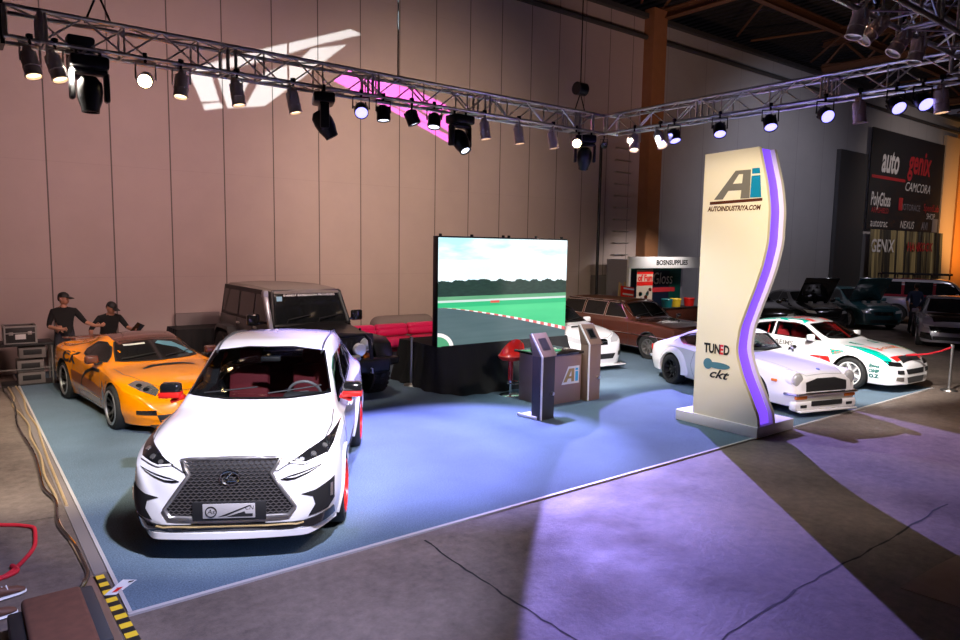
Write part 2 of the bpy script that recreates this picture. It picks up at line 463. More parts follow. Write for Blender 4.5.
def interior(car, x, z0, m='red_fabric', ysep=.38, wheel_side=1, dash=True, dashx=.75, dashz=.9, back=True, sw=True, h=.62, wm='dark_grey'):
    for sg in (1,-1):
        b=MB(); b.rbox((x,sg*ysep,z0+.12),(.5,.5,.16),.05); b.rbox((x-.3,sg*ysep,z0+.12+h*.5),(.15,.48,h),.06,rot=rotm(0,-.25,0)); b.rbox((x-.41,sg*ysep,z0+.2+h),(.1,.26,.2),.04)
        b.build('front_seat',m,car.root)
    if back:
        b=MB(); b.rbox((x-.95,0,z0+.15),(.5,1.15,.18),.05); b.rbox((x-1.2,0,z0+.42),(.16,1.15,.5),.05,rot=rotm(0,-.3,0)); b.build('rear_seat',m,car.root)
    if dash:
        b=MB(); b.rbox((dashx,0,dashz-.12),(.45,1.32,.24),.06); b.rbox((dashx-.2,wheel_side*ysep,dashz-.02),(.2,.42,.12),.04); b.build('dashboard','dark_grey',car.root)
    if sw:
        c=Vector((dashx-.36,wheel_side*ysep,dashz-.02)); rt=rotm(0,-1.15,0); b=MB()
        ring=[c+rt@Vector((.185*math.cos(a),.185*math.sin(a),0)) for a in [2*PI*k/28 for k in range(28)]]
        b.tube(ring,.016,8,closed=True); b.rbox(c,(.1,.12,.04),.02,rot=rt)
        for a in (0,PI,-PI/2): b.rbox(c+rt@Vector((.1*math.sin(a) ,.1*math.cos(a),0)),(.04 if a!=-PI/2 else .14,.16 if a!=-PI/2 else .04,.02),.006,rot=rt)
        b.build('steering_wheel',wm,car.root)
def wipers(car, x, z, ys=((.1,.62),(-.55,-.02))):
    for y0,y1 in ys:
        a,_=car.hit(y0,z,'F'); P=[]
        for k in range(7):
            y=y0+(y1-y0)*k/6; p,n=car.hit(y,z+.015+.05*(k/6),'F'); P.append(p+n*.02)
        MB().tube(P,.008,6).build('wiper','black',car.root)
# ------------------------------------------------------------------ white crossover, foreground
mk('mesh_metal',(.30,.28,.27),.35,.8); mk('plate_silver',(.6,.58,.58),.35,.3)
def build_crossover():
    sp=dict(name='crossover_car',label='white crossover with huge mesh grille and red wheels, nearest car in front',fa=1.33,
     zc=[(-2.34,.75),(-2.30,1.0),(-2.2,1.13),(-2.05,1.24),(-1.75,1.50),(-1.5,1.58),(-1.1,1.675),(-.5,1.705),(-.05,1.69),(.2,1.645),(.38,1.575),(1.0,1.225),(1.12,1.175),(1.7,1.085),(2.0,1.0),(2.11,.955),(2.17,.88),(2.21,.77),(2.24,.55)],
     zs=[(-2.34,.6),(-2.25,.95),(-2.0,1.10),(-1,1.09),(0,1.04),(1,1.06),(1.6,.995),(1.95,.91),(2.11,.81),(2.19,.67),(2.24,.42)],
     zb=[(-2.34,.35),(-2.1,.25),(-1,.2),(1,.2),(1.7,.2),(2.0,.26),(2.24,.28)],
     w=[(-2.34,.55),(-2.28,.78),(-2.1,.88),(-1.5,.925),(-.8,.89),(0,.885),(.8,.895),(1.3,.925),(1.7,.925),(1.92,.9),(2.05,.86),(2.13,.80),(2.19,.72),(2.22,.62),(2.24,.52)],
     wt=[(-2.34,.4),(-2.1,.6),(-1.6,.59),(-.4,.65),(.2,.645),(1.0,.745),(1.12,.74),(1.5,.72),(2.0,.66),(2.2,.58),(2.24,.3)],
     crown=[(-2.34,.05),(-1.6,.05),(-.4,.035),(.2,.05),(.6,.09),(1.05,.06),(1.5,.035),(2.0,.05),(2.24,.08)],
     tuck=[(-2.34,.06),(-1.5,.09),(0,.06),(1.2,.08),(1.9,.09),(2.24,.05)],rock=.95,
     cab=(-1.9,1.0),cabz=.62,xm=.1,
     ws=[(-.725,1.225),(-.3,1.20),(.3,1.20),(.725,1.225),(.60,1.585),(.25,1.625),(-.25,1.625),(-.60,1.585)],
     rw=[(-.5,1.25),(.5,1.25),(.45,1.45),(-.45,1.45)],
     side=[[(.78,1.10),(-.15,1.13),(-.15,1.525),(.2,1.50),(.42,1.41)],[(-.22,1.13),(-1.05,1.17),(-1.05,1.50),(-.6,1.53),(-.22,1.53)],[(-1.12,1.18),(-1.62,1.30),(-1.35,1.43),(-1.12,1.48)]])
    c=Car(sp,130); rt=c.root
    WP=[(1.33,.36,.245,.925),(-1.33,.36,.245,.925)]
    sp['glassmat']='tint'; sp['wsmat']='clear'
    c.finish('white_paint',WP,arch=.055); c.trims()
    wp=wheel(.36,.245,'red',5,.74,.05,.05,split=True,caliper='red'); put_wheels(c,wp,WP)
    # spindle grille
    G=[(-.42,.905),(0,.915),(.42,.905),(.345,.79),(.55,.50),(.50,.43),(0,.415),(-.50,.43),(-.55,.50),(-.345,.79)]
    g=c.part('grille',G,'F','black',.006,.05)[0]
    def inside(u,v):
        ins=False
        for i in range(len(G)):
            (a,b_),(p,q)=G[i],G[i-1]
            if (b_>v)!=(q>v) and u<(p-a)*(v-b_)/(q-b_)+a: ins=not ins
        return ins
    mb=MB(); 
    z=.435; row=0
    while z<.905:
        y=-.64+(.024 if row%2 else 0)
        while y<.64:
            if inside(y,z):
                pts=[(y-.024,z),(y,z+.013),(y+.024,z)]
                H=[c.hit(a,b_,'F') for a,b_ in pts]; P=[]
                for p,n in H: P+= [p+Vector((.018,0,0)),p+Vector((.018,0,-.011))]
                mb.add(P,[(0,1,3,2),(2,3,5,4)])
                mb.add([v+Vector((-.014,0,0)) if i%2 else v for i,v in enumerate(P)],[(0,1,3,2),(2,3,5,4)])
            y+=.048
        z+=.0255; row+=1
    mb.build('grille_mesh','mesh_metal',g,smooth=0)
    c.line('grille_surround',G,'F',.02,'satin',.014,closed=True,r=.019)
    em=MB(); H,n=c.hit(0,.77,'F')
    em.tube([H+Vector((.03,.082*math.cos(a),.06*math.sin(a))) for a in [2*PI*k/28 for k in range(28)]],.009,8,closed=True)
    em.tube([H+Vector((.035,y,z)) for y,z in ((.02,.048),(-.03,.0),(-.015,-.028),(.055,-.025))],.008,6)
    em.build('emblem','chrome',rt)
    # promo plate
    bx=c.hit(0,.46,'F')[0].x+.03
    pl=MB().rbox((bx,0,.485),(.02,.62,.17),.008).build('plate_holder','black',rt)
    MB().rbox((bx+.014,0,.49),(.008,.44,.13),.004).build('plate_panel','plate_silver',pl)
    x2=bx+.019
    rg=MB(); rg.tube([Vector((x2,-.15+.045*math.cos(a),.485+.045*math.sin(a))) for a in [2*PI*k/20 for k in range(20)]],.005,6,closed=True); rg.build('plate_ring','black',pl)
    flat_text('plate_lettering','As','black',pl,(x2,-.15,.485),(0,1,0),(0,0,1),.06,.2)
    flat_text('plate_lettering','CN','black',pl,(x2,.17,.515),(0,1,0),(0,0,1),.05,.2)
    sw=MB(); flat_poly(sw,[(-.09,-.045),(.17,.055),(.19,.055),(-.02,-.035)],(x2,0,.485),(0,1,0),(0,0,1),.002); flat_poly(sw,[(-.02,-.045),(.13,-.0),(.14,-.02),(.2,-.02),(.2,-.045)],(x2,0,.485),(0,1,0),(0,0,1),.002); sw.build('plate_swoosh','black',pl)
    # headlights
    HL=[(.48,.865),(.62,.85),(.80,.885),(.845,.95),(.865,1.035),(.80,1.0),(.64,.945)]
    for o in c.part('headlight',HL,'F','black_gloss',.008,.04,both=True):
        sg=1 if sum(v.co.y for v in o.data.vertices)>0 else -1
        lb=MB()
        for (y,z,r) in ((.60,.885,.025),(.69,.91,.03),(.775,.945,.03)):
            p,n=c.hit(sg*y,z,'F'); lb.cyl(p-n*.01,p+n*.016,r,r*.85,16)
        lb.build('lamp_lens','lamp_chrome',o)
        b=MB(); c.patch(b,[(sg*u,v) for u,v in [(.50,.862),(.62,.85),(.80,.885),(.80,.898),(.62,.864),(.51,.874)]],'F',.014,.04,0); b.build('light_strip','white',o)
    DR=[(.42,.735),(.50,.765),(.80,.84),(.66,.775),(.55,.735),(.48,.725)]
    c.part('daytime_light',DR,'F','black_gloss',.008,.04,both=True)
    c.part('daytime_light_strip',[(.46,.745),(.55,.762),(.76,.822),(.66,.785),(.55,.75)],'F','sticker_white',.013,.04,both=True)
    # fog duct
    c.part('air_duct',[(.60,.60),(.72,.63),(.87,.70),(.87,.50),(.82,.43),(.66,.40),(.72,.50),(.70,.575)],'F','black',.006,.04,both=True)
    c.part('fog_light',[(.83,.655),(.85,.66),(.85,.54),(.83,.54)],'F','lamp_chrome',.02,.04,both=True)
        # lower bumper: dark band then white lip
    c.part('bumper_band',[(-.86,.42),(-.62,.365),(0,.355),(.62,.365),(.86,.42),(.86,.33),(.6,.28),(0,.28),(-.6,.28),(-.86,.33)],'F','black_gloss',.012,.05,.02)
    c.line('bumper_chrome',[(-.62,.355),(-.3,.34),(.3,.34),(.62,.355)],'F',.02,'gold_cloth',.02,r=.008)
    lip=MB(); P=[]
    for k in range(41):
        y=-.87+1.74*k/40; a=abs(y)
        x=2.285-.05*(a/.62)**2 if a<.62 else 2.235-.42*((a-.62)/.25)**1.6
        P.append((x,y,.235))
    for h0,h1,ins in ((0,.055,.0),):
        vs=[]
        for x,y,z in P: vs+=[(x,y,z+h0),(x+.0,y,z+h1),(x-.25,y*.93,z+h1),(x-.25,y*.93,z+h0)]
        fs=[]
        for k in range(40):
            for j in range(4): fs.append((4*k+j,4*k+(j+1)%4,4*k+4+(j+1)%4,4*k+4+j))
        lip.add(vs,fs+[(3,2,1,0),(160,161,162,163)])
    lip.build('front_lip','white_paint',rt,smooth=25)
    # bonnet, door lines
    c.line('bonnet_seam',[(1.10,.78),(1.5,.80),(1.9,.76),(2.12,.62),(2.19,.40),(2.2,0)],'T',.012,'dark_grey',.003,both=True)
    c.line('roof_rail',[(.3,.575),(-.5,.59),(-1.5,.56)],'T',.02,'dark_grey',.008,r=.012,both=True)
    c.line('door_seam',[(.88,1.0),(.9,.6),(.82,.26),(-.1,.24),(-.14,.7),(-.18,1.1)],'L',.012,'dark_grey',.003,both=True)
    c.line('door_seam',[(-.18,.24),(-.8,.26),(-1.0,.6),(-1.12,1.1)],'L',.012,'dark_grey',.003,both=True)
    for sg in (1,-1):
        for x in (.02,-.95):
            p,n=c.hit(x,.93,'L' if sg>0 else 'R'); MB().rbox(p+n*.02,(.2,.03,.035),.012).build('door_handle','white_paint',rt)
    c.line('sill_trim',[(.95,.24),(-.95,.24)],'L',.07,'black_gloss',.01,both=True)
    for x in (1.33,-1.33):
        c.line('arch_trim',[(x+.43*math.cos(a),.36+.43*math.sin(a)) for a in [R(d) for d in range(-15,196,10)]],'L',.035,'white_paint',.006,r=.014,both=True)
    for sg in (1,-1):
        b=MB(); b.rbox((.72,sg*.95,1.25),(.15,.21,.13),.045,seg=3); o=b.build('side_mirror','black_gloss',rt)
        b=MB(); b.rbox((.735,sg*.95,1.19),(.17,.215,.06),.018); b.rbox((.72,sg*.88,1.14),(.1,.14,.04),.01,rot=rotm(-sg*.35)); b.build('mirror_skirt','red',o)
    c.part('taillight',[(-.86,.98),(-.45,1.05),(-.45,1.12),(-.83,1.12)],'B','red',.01,.05,both=True)
    interior(c,-.1,.60,'red_dark',.38,dashx=.66,dashz=1.10,h=.6,wm='grey'); wipers(c,1.0,1.215)
    p,n=c.hit(-.12,1.57,'F'); MB().rbox((p.x-.12,0,1.49),(.04,.22,.06),.015).build('rear_view_mirror','black',rt)
    MB().rbox((.98,.0,1.16),(.12,.24,.02),.004,rot=rotm(0,.2)).build('dash_placard','grey',rt)
    c.place(2.31,6.70,211.0)
    return c
mk('copper',(.42,.12,.04),.35,.5)
mk('red_dark',(.16,.01,.015),.8)
def build_orange():
    sp=dict(name='sports_coupe',label='bright orange sports coupe with black roof and black wheels',fa=1.34,
     zc=[(-2.22,.62),(-2.18,.92),(-2.0,.98),(-1.5,1.0),(-1.0,1.14),(-.6,1.215),(-.3,1.235),(0,1.215),(.2,1.16),(.75,.90),(.85,.865),(1.4,.80),(1.8,.70),(2.02,.60),(2.13,.50),(2.18,.38)],
     zs=[(-2.22,.5),(-2.15,.86),(-1.6,.94),(-1.2,.93),(-.7,.86),(0,.83),(.7,.82),(1.34,.78),(1.75,.66),(2.0,.55),(2.18,.28)],
     zb=[(-2.22,.25),(-2,.16),(2.0,.13),(2.18,.14)],
     w=[(-2.22,.6),(-2.15,.85),(-1.8,.955),(-1.34,.965),(-.7,.91),(0,.90),(.8,.905),(1.34,.945),(1.7,.91),(1.95,.80),(2.08,.66),(2.15,.5),(2.18,.4)],
     wt=[(-2.22,.5),(-1.9,.78),(-1.5,.6),(-1.0,.5),(-.3,.52),(.2,.52),(.75,.64),(1.0,.72),(1.7,.65),(2.18,.25)],
     crown=[(-2.22,.03),(-1.5,.05),(-.3,.04),(.3,.07),(.75,.04),(1.34,.01),(1.8,.03),(2.18,.05)],
     tuck=[(-2.22,.08),(-1.34,.1),(0,.05),(1.34,.09),(2.18,.07)],
     cab=(-1.4,.8),cabz=.5,xm=0,
     ws=[(-.63,.90),(0,.885),(.63,.90),(.50,1.14),(0,1.17),(-.50,1.14)],
     rw=[(-.5,1.0),(.5,1.0),(.42,1.15),(-.42,1.15)],
     side=[[(.52,.88),(-.55,.90),(-.62,.97),(-.38,1.10),(-.05,1.12),(.18,1.06)]])
    c=Car(sp); rt=c.root; WP=[(1.34,.33,.28,.95),(-1.34,.345,.32,.965)]
    sp['glassmat']='dark_glass'; c.finish('orange_paint',WP,cabin=False,arch=.045); c.trims('black',.03)
    wp=wheel(.34,.28,'black_metal',5,.76,.05,.05,split=True,lip='satin'); put_wheels(c,wp,WP)
    c.part('roof_panel',[(-.85,-.47),(.0,-.50),(.22,-.47),(.22,.47),(.0,.50),(-.85,.47)],'T','brown_paint',.006,.06)
    c.part('headlight',[(1.60,.66),(1.72,.52),(1.93,.44),(2.01,.52),(1.88,.68),(1.66,.79)],'T','lamp_chrome',.006,.04,both=True)
    for sg in (1,-1):
        for x,y in ((1.74,.66),(1.86,.60)):
            p,n=c.hit(x,sg*y,'T'); MB().cyl(p,p+n*.012,.045,.04,16).build('lamp_lens','dark_glass',rt)
    c.part('fog_light',[(.55,.30),(.78,.32),(.78,.38),(.55,.37)],'F','black_gloss',.006,.04,both=True)
    c.part('front_intake',[(-.5,.18),(.5,.18),(.55,.30),(-.55,.30)],'F','black',.006,.05)
    c.part('bonnet_vent',[(.95,-.22),(1.1,-.40),(1.16,-.40),(1.06,-.20),(1.06,.20),(1.16,.40),(1.1,.40),(.95,.22)],'T','black',.004,.05)
    c.part('door_stripe',[(-.85,.42),(.8,.36),(.86,.50),(.35,.56),(-.9,.60)],'L','copper',.004,.08,both=True)
    c.part('fender_vent',[(.82,.30),(.95,.30),(.92,.55),(.78,.66)],'L','brown_paint',.006,.05,both=True)
    c.line('mirror_shadow_line',[(.62,.78),(.25,.76),(-.1,.66),(-.28,.54),(-.34,.40)],'L',.05,'black',.006,both=True)  # cast shadow of the door mirror, painted on as a black curve
    c.text('decal_lettering','CK','R',(-1.0,.79),.23,'black',bold=.014,sx=1.7,rot=0); c.text('decal_lettering','CK','L',(-1.45,.78),.30,'black',bold=.012,sx=1.2)
    c.line('bonnet_seam',[(.85,.74),(1.3,.74),(1.7,.55),(2.0,.3),(2.02,0)],'T',.01,'dark_grey',.003,both=True)
    c.line('door_seam',[(.62,.84),(.7,.5),(.55,.2),(-.7,.2),(-.85,.5),(-.8,.88)],'L',.012,'dark_grey',.003,both=True)
    b=MB(); b.rbox((-2.1,0,1.0),(.14,1.5,.03),.01); b.box((-2.1,.6,.96),(.08,.04,.1)); b.box((-2.1,-.6,.96),(.08,.04,.1)); b.build('rear_spoiler','brown_paint',rt)
    c.part('glass_reflection_patch',[(.05,1.10),(.12,1.13),(.33,1.10),(.50,1.0),(.58,.92),(.50,.92),(.36,1.02),(.15,1.07)],'F','reflection_sticker_blue',.009,.05)  # blue windshield reflection painted on as a patch
    c.part('name_sticker',[(-.42,1.085),(-.1,1.10),(-.1,1.12),(-.42,1.105)],'F','sticker_white',.009,.05)
    MB().rbox((2.13,0,.15),(.2,1.25,.02),.008).build('front_splitter','black',rt)
    mirror_part(c,.45,.82,.92,'brown_paint','black'); wipers(c,.7,.905)
    c.place(2.74,11.42,173.7)

def build_wrx():
    sp=dict(name='hatchback_car',label='white hatchback with bonnet and dark grille half hidden behind screen and counter',fa=1.31,
     zc=[(-2.1,.7),(-2.05,1.1),(-1.8,1.3),(-1.2,1.44),(-.5,1.475),(0,1.46),(.25,1.40),(.95,1.03),(1.1,.99),(1.6,.92),(1.95,.82),(2.08,.73),(2.14,.6),(2.16,.45)],
     zs=[(-2.1,.6),(-2,.95),(-1,.97),(0,.94),(1,.90),(1.6,.85),(1.95,.74),(2.1,.6),(2.16,.35)],
     zb=[(-2.1,.3),(-1.9,.2),(1.9,.15),(2.16,.15)],
     w=[(-2.1,.6),(-2,.8),(-1.4,.88),(0,.86),(1.31,.885),(1.7,.87),(1.95,.80),(2.06,.72),(2.13,.6),(2.16,.5)],
     wt=[(-2.1,.4),(-1.5,.5),(0,.55),(.9,.68),(1.2,.72),(1.9,.62),(2.16,.3)],crown=[(-2.1,.04),(0,.03),(.5,.08),(1,.04),(1.6,.03),(2.16,.05)],
     tuck=[(-2.1,.06),(1.3,.08),(2.16,.05)],
     ws=[(-.64,1.02),(0,1.0),(.64,1.02),(.52,1.37),(0,1.40),(-.52,1.37)],
     side=[[(.75,.97),(-.1,.99),(-.1,1.36),(.15,1.33)],[(-.16,.99),(-.95,1.02),(-.95,1.32),(-.16,1.37)],[(-1.0,1.03),(-1.5,1.1),(-1.2,1.28),(-1.0,1.31)]])
    c=Car(sp,80); WP=[(1.31,.32,.22,.885),(-1.31,.32,.22,.885)]
    c.finish('white_paint',WP,cabin=False); c.trims('black',.025)
    put_wheels(c,wheel(.32,.22,'satin',5,.7,.03,.05),WP)
    c.part('grille',[(-.28,.60),(.28,.60),(.30,.70),(.24,.73),(-.24,.73),(-.30,.70)],'F','black_gloss',.008,.05)
    c.line('grille_bar',[(-.26,.665),(.26,.665)],'F',.02,'chrome',.014,r=.01)
    c.part('lower_grille',[(-.42,.28),(.42,.28),(.5,.40),(-.5,.40)],'F','black',.006,.05)
    c.part('fog_light',[(.58,.33),(.74,.35),(.74,.47),(.60,.43)],'F','black',.006,.05,both=True)
    c.part('headlight',[(.38,.64),(.60,.66),(.79,.74),(.80,.84),(.62,.80),(.42,.73)],'F','lens',.008,.05,both=True)
    c.part('bonnet_scoop',[(1.15,-.22),(1.42,-.26),(1.42,.26),(1.15,.22)],'T','white_paint',.05,.08,.04)
    c.part('scoop_mouth',[(1.425,-.24),(1.44,-.24),(1.44,.24),(1.425,.24)],'T','black',.04,.08,.04)
    b=MB(); b.rbox((2.1,0,.14),(.3,1.5,.03),.01); b.build('front_lip','white_paint',c.root)
    c.line('bonnet_seam',[(1.08,.72),(1.5,.72),(1.9,.6),(2.04,.35),(2.05,0)],'T',.01,'dark_grey',.003,both=True)
    mirror_part(c,.6,.78,1.0,'white_paint'); wipers(c,.9,1.03)
    c.place(11.78,11.55,187)

def build_wagon():
    sp=dict(name='station_wagon',label='dark brown classic station wagon with wooden roof panel behind white hatchback',fa=1.35,
     zc=[(-2.3,.7),(-2.27,1.0),(-2.1,1.36),(-1.9,1.42),(-1,1.44),(0,1.43),(.25,1.39),(.72,1.02),(.82,.98),(1.4,.96),(2.05,.91),(2.2,.84),(2.24,.6)],
     zs=[(-2.3,.6),(-2.25,.9),(-2,.95),(0,.94),(.8,.93),(1.6,.90),(2.1,.83),(2.24,.5)],
     zb=[(-2.3,.35),(-2.1,.25),(2.1,.25),(2.24,.35)],
     w=[(-2.3,.75),(-2.2,.82),(0,.85),(1.4,.85),(2.1,.82),(2.24,.78)],
     wt=[(-2.3,.5),(-1.9,.6),(0,.6),(.7,.68),(.9,.76),(2.1,.74),(2.24,.6)],crown=[(-2.3,.03),(.3,.05),(.8,.03),(2.24,.04)],
     tuck=[(-2.3,.04),(2.24,.04)],
     ws=[(-.62,1.03),(0,1.01),(.62,1.03),(.55,1.34),(0,1.37),(-.55,1.34)],rw=[(-.55,1.0),(.55,1.0),(.5,1.3),(-.5,1.3)],
     side=[[(.55,.99),(-.25,.99),(-.25,1.36),(.15,1.36)],[(-.31,.99),(-1.1,.99),(-1.1,1.36),(-.31,1.36)],[(-1.17,.99),(-2.1,.99),(-1.97,1.34),(-1.17,1.36)]])
    c=Car(sp,80); WP=[(1.35,.33,.21,.85),(-1.3,.33,.21,.85)]
    c.finish('brown_paint',WP,cabin=False); c.trims('chrome',.02)
    put_wheels(c,wheel(.33,.21,'satin',8,.6,.03,.05),WP)
    c.part('roof_panel',[(-2.0,-.52),(.1,-.54),(.1,.54),(-2.0,.52)],'T','rust',.006,.1)
    c.line('side_moulding',[(-2.1,.62),(2.05,.60)],'L',.03,'chrome',.008,r=.012,both=True)
    c.line('sill_moulding',[(-1.0,.29),(1.0,.29)],'L',.03,'chrome',.008,r=.014,both=True)
    for x in (1.35,-1.3): c.line('arch_trim',[(x+.385*math.cos(R(d)),.33+.385*math.sin(R(d))) for d in range(0,181,12)],'L',.03,'chrome',.006,r=.012,both=True)
    c.line('drip_rail',[(-2.0,1.385),(.1,1.39),(.2,1.37),(.66,1.02)],'L',.03,'chrome',.02,r=.013,both=True)
    c.part('grille',[(-.5,.55),(.5,.55),(.5,.74),(-.5,.74)],'F','black',.006,.05)
    for sg in (1,-1):
        for y in (.56,.70):
            p,n=c.hit(sg*y,.66,'F'); MB().cyl(p-n*.02,p+n*.03,.07,.065,20).build('headlight','lens',c.root)
    b=MB(); b.rbox((2.3,0,.46),(.1,1.66,.13),.04); b.build('front_bumper','chrome',c.root); MB().rbox((-2.36,0,.48),(.1,1.66,.13),.04).build('rear_bumper','chrome',c.root)
    c.line('door_seam',[(.62,.95),(.68,.5),(.6,.3),(-.26,.3),(-.28,.95)],'L',.01,'black',.003,both=True)
    c.line('door_seam',[(-.28,.3),(-.95,.3),(-1.1,.6),(-1.13,.95)],'L',.01,'black',.003,both=True)
    c.text('bonnet_lettering','M','L',(1.9,.75),.1,'chrome')
    mirror_part(c,.95,.7,1.02,'chrome',s=.7); wipers(c,.7,1.03)
    c.place(14.85,11.15,183)

def build_z():
    sp=dict(name='classic_coupe',label='white classic fastback coupe with round headlights behind tall display pylon',fa=1.16,
     zc=[(-2.06,.55),(-2.03,.80),(-1.9,.86),(-1.4,1.02),(-.9,1.19),(-.5,1.265),(-.15,1.27),(.05,1.23),(.5,.95),(.6,.92),(1.2,.88),(1.7,.80),(1.9,.74),(1.98,.66),(2.0,.55)],
     zs=[(-2.06,.5),(-2.0,.74),(-1.5,.84),(-1.0,.84),(0,.80),(.6,.80),(1.2,.80),(1.7,.72),(1.9,.65),(2.0,.42)],
     zb=[(-2.06,.32),(-1.9,.2),(1.8,.17),(2.0,.2)],
     w=[(-2.06,.66),(-1.95,.74),(-1.5,.815),(-.8,.80),(0,.80),(1.16,.82),(1.6,.79),(1.85,.74),(1.95,.70),(2.0,.64)],
     wt=[(-2.06,.5),(-1.6,.5),(-.9,.50),(0,.52),(.5,.60),(.8,.68),(1.6,.66),(2.0,.55)],crown=[(-2.06,.04),(-1,.04),(0,.03),(.3,.06),(.6,.03),(1.2,.03),(2.0,.06)],
     tuck=[(-2.06,.06),(-1,.07),(1.2,.07),(2.0,.05)],
     cab=(-1.5,.5),cabz=.42,xm=-.1,
     ws=[(-.58,.945),(0,.925),(.58,.945),(.48,1.18),(0,1.205),(-.48,1.18)],rw=[(-.46,.98),(.46,.98),(.42,1.15),(-.42,1.15)],
     side=[[(.38,.875),(-.42,.87),(-.45,1.17),(-.05,1.18),(.08,1.14)],[(-.50,.87),(-.95,.875),(-1.22,.97),(-1.02,1.06),(-.5,1.17)]])
    c=Car(sp,100); rt=c.root; WP=[(1.16,.31,.22,.84),(-1.15,.315,.24,.87)]
    sp['glassmat']='clear'; c.finish('pearl_white',WP,arch=.04); c.trims('chrome',.014)
    put_wheels(c,wheel(.315,.24,'black_metal',8,.68,.07,.035),WP)
    for x,wf,zr in ((-1.15,.80,.315),):
        for sg in (1,-1):
            b=MB(); vs=[]; A=[R(d) for d in range(-8,189,7)]
            for a in A:
                for rr,yy in ((.36,.875),(.375,.88),(.44,.83),(.47,.78),(.36,.78)): vs.append((x+rr*math.cos(a),sg*yy,zr+rr*math.sin(a)))
            fs=[]
            for k in range(len(A)-1):
                for j in range(5): fs.append((5*k+j,5*k+(j+1)%5,5*k+5+(j+1)%5,5*k+5+j))
            b.add(vs,fs+[(0,1,2,3,4),tuple(5*(len(A)-1)+j for j in range(5))]); b.build('fender_flare','pearl_white',rt,smooth=60)
    for sg in (1,-1):
        p=Vector((1.875,sg*.59,.635)); b=MB(); b.lathe([(.001,.10),(.06,.098),(.10,.085),(.118,.05),(.118,-.1),(.001,-.1)],o=p,axis='X',n=28,rot=None); h=b.build('headlight','lens',rt,smooth=60)
        MB().lathe([(.118,.06),(.135,.055),(.15,-.02),(.15,-.2),(.118,-.2)],o=p,axis='X',n=28).build('headlight_bezel','pearl_white',h,smooth=60)
        MB().rbox((1.99,sg*.55,.345),(.05,.26,.065),.02).build('indicator_lamp','amber',rt)
        p,n=c.hit(1.62,.60,'L' if sg>0 else 'R'); MB().rbox(p+n*.012,(.12,.03,.05),.012).build('marker_lamp','amber',rt)
        MB().rbox((-2.06,sg*.5,.66),(.04,.36,.14),.02).build('taillight','red',rt)
    c.part('grille',[(-.46,.44),(.46,.44),(.46,.60),(.2,.66),(-.2,.66),(-.46,.60)],'F','black',.006,.05)
    b=MB(); b.rbox((2.03,0,.405),(.06,1.36,.05),.02); [b.rbox((1.93,s_*.72,.405),(.24,.05,.05),.02,rot=rotm(0,0,-s_*.35)) for s_ in (1,-1)]; b.build('front_bumper','chrome',rt)
    b=MB(); b.rbox((-2.10,0,.48),(.06,1.4,.08),.03); b.build('rear_bumper','chrome',rt)
    b=MB(); b.rbox((1.95,0,.2),(.16,1.42,.17),.05,seg=3); b.rbox((2.02,0,.12),(.16,1.3,.025),.01); b.build('air_dam','pearl_white',rt)
    MB().rbox((2.035,0,.24),(.02,.7,.09),.01).build('lower_intake','black',rt); 
    for sg in (1,-1): MB().rbox((2.03,sg*.52,.2),(.02,.14,.05),.01).build('brake_duct','black',rt)
    c.line('bonnet_seam',[(.62,.62),(1.2,.60),(1.75,.50),(1.93,.40),(1.93,0)],'T',.01,'grey',.003,both=True)
    c.line('door_seam',[(.42,.86),(.45,.5),(.36,.22),(-.5,.22),(-.58,.5),(-.47,.86)],'L',.01,'grey',.003,both=True)
    p,n=c.hit(1.8,0,'T'); MB().cyl(p,p+n*.01,.035,.03,16).build('bonnet_badge','blue_badge',rt)
    p,n=c.hit(-1.3,.93,'R'); MB().cyl(p,p+n*.01,.05,.05,16).build('pillar_badge','satin',rt)
    c.text('decal_lettering','24','R',(.75,.68),.13,'dark_grey'); c.line('decal_stripe',[(.62,.58),(.9,.58)],'R',.012,'dark_grey',.004)
    interior(c,-.35,.3,'red_fabric',.34,back=False,dashx=.25,dashz=.85,h=.5); mirror_part(c,.45,.76,.92,'chrome','chrome',s=.6)
    c.place(12.06,6.42,196)

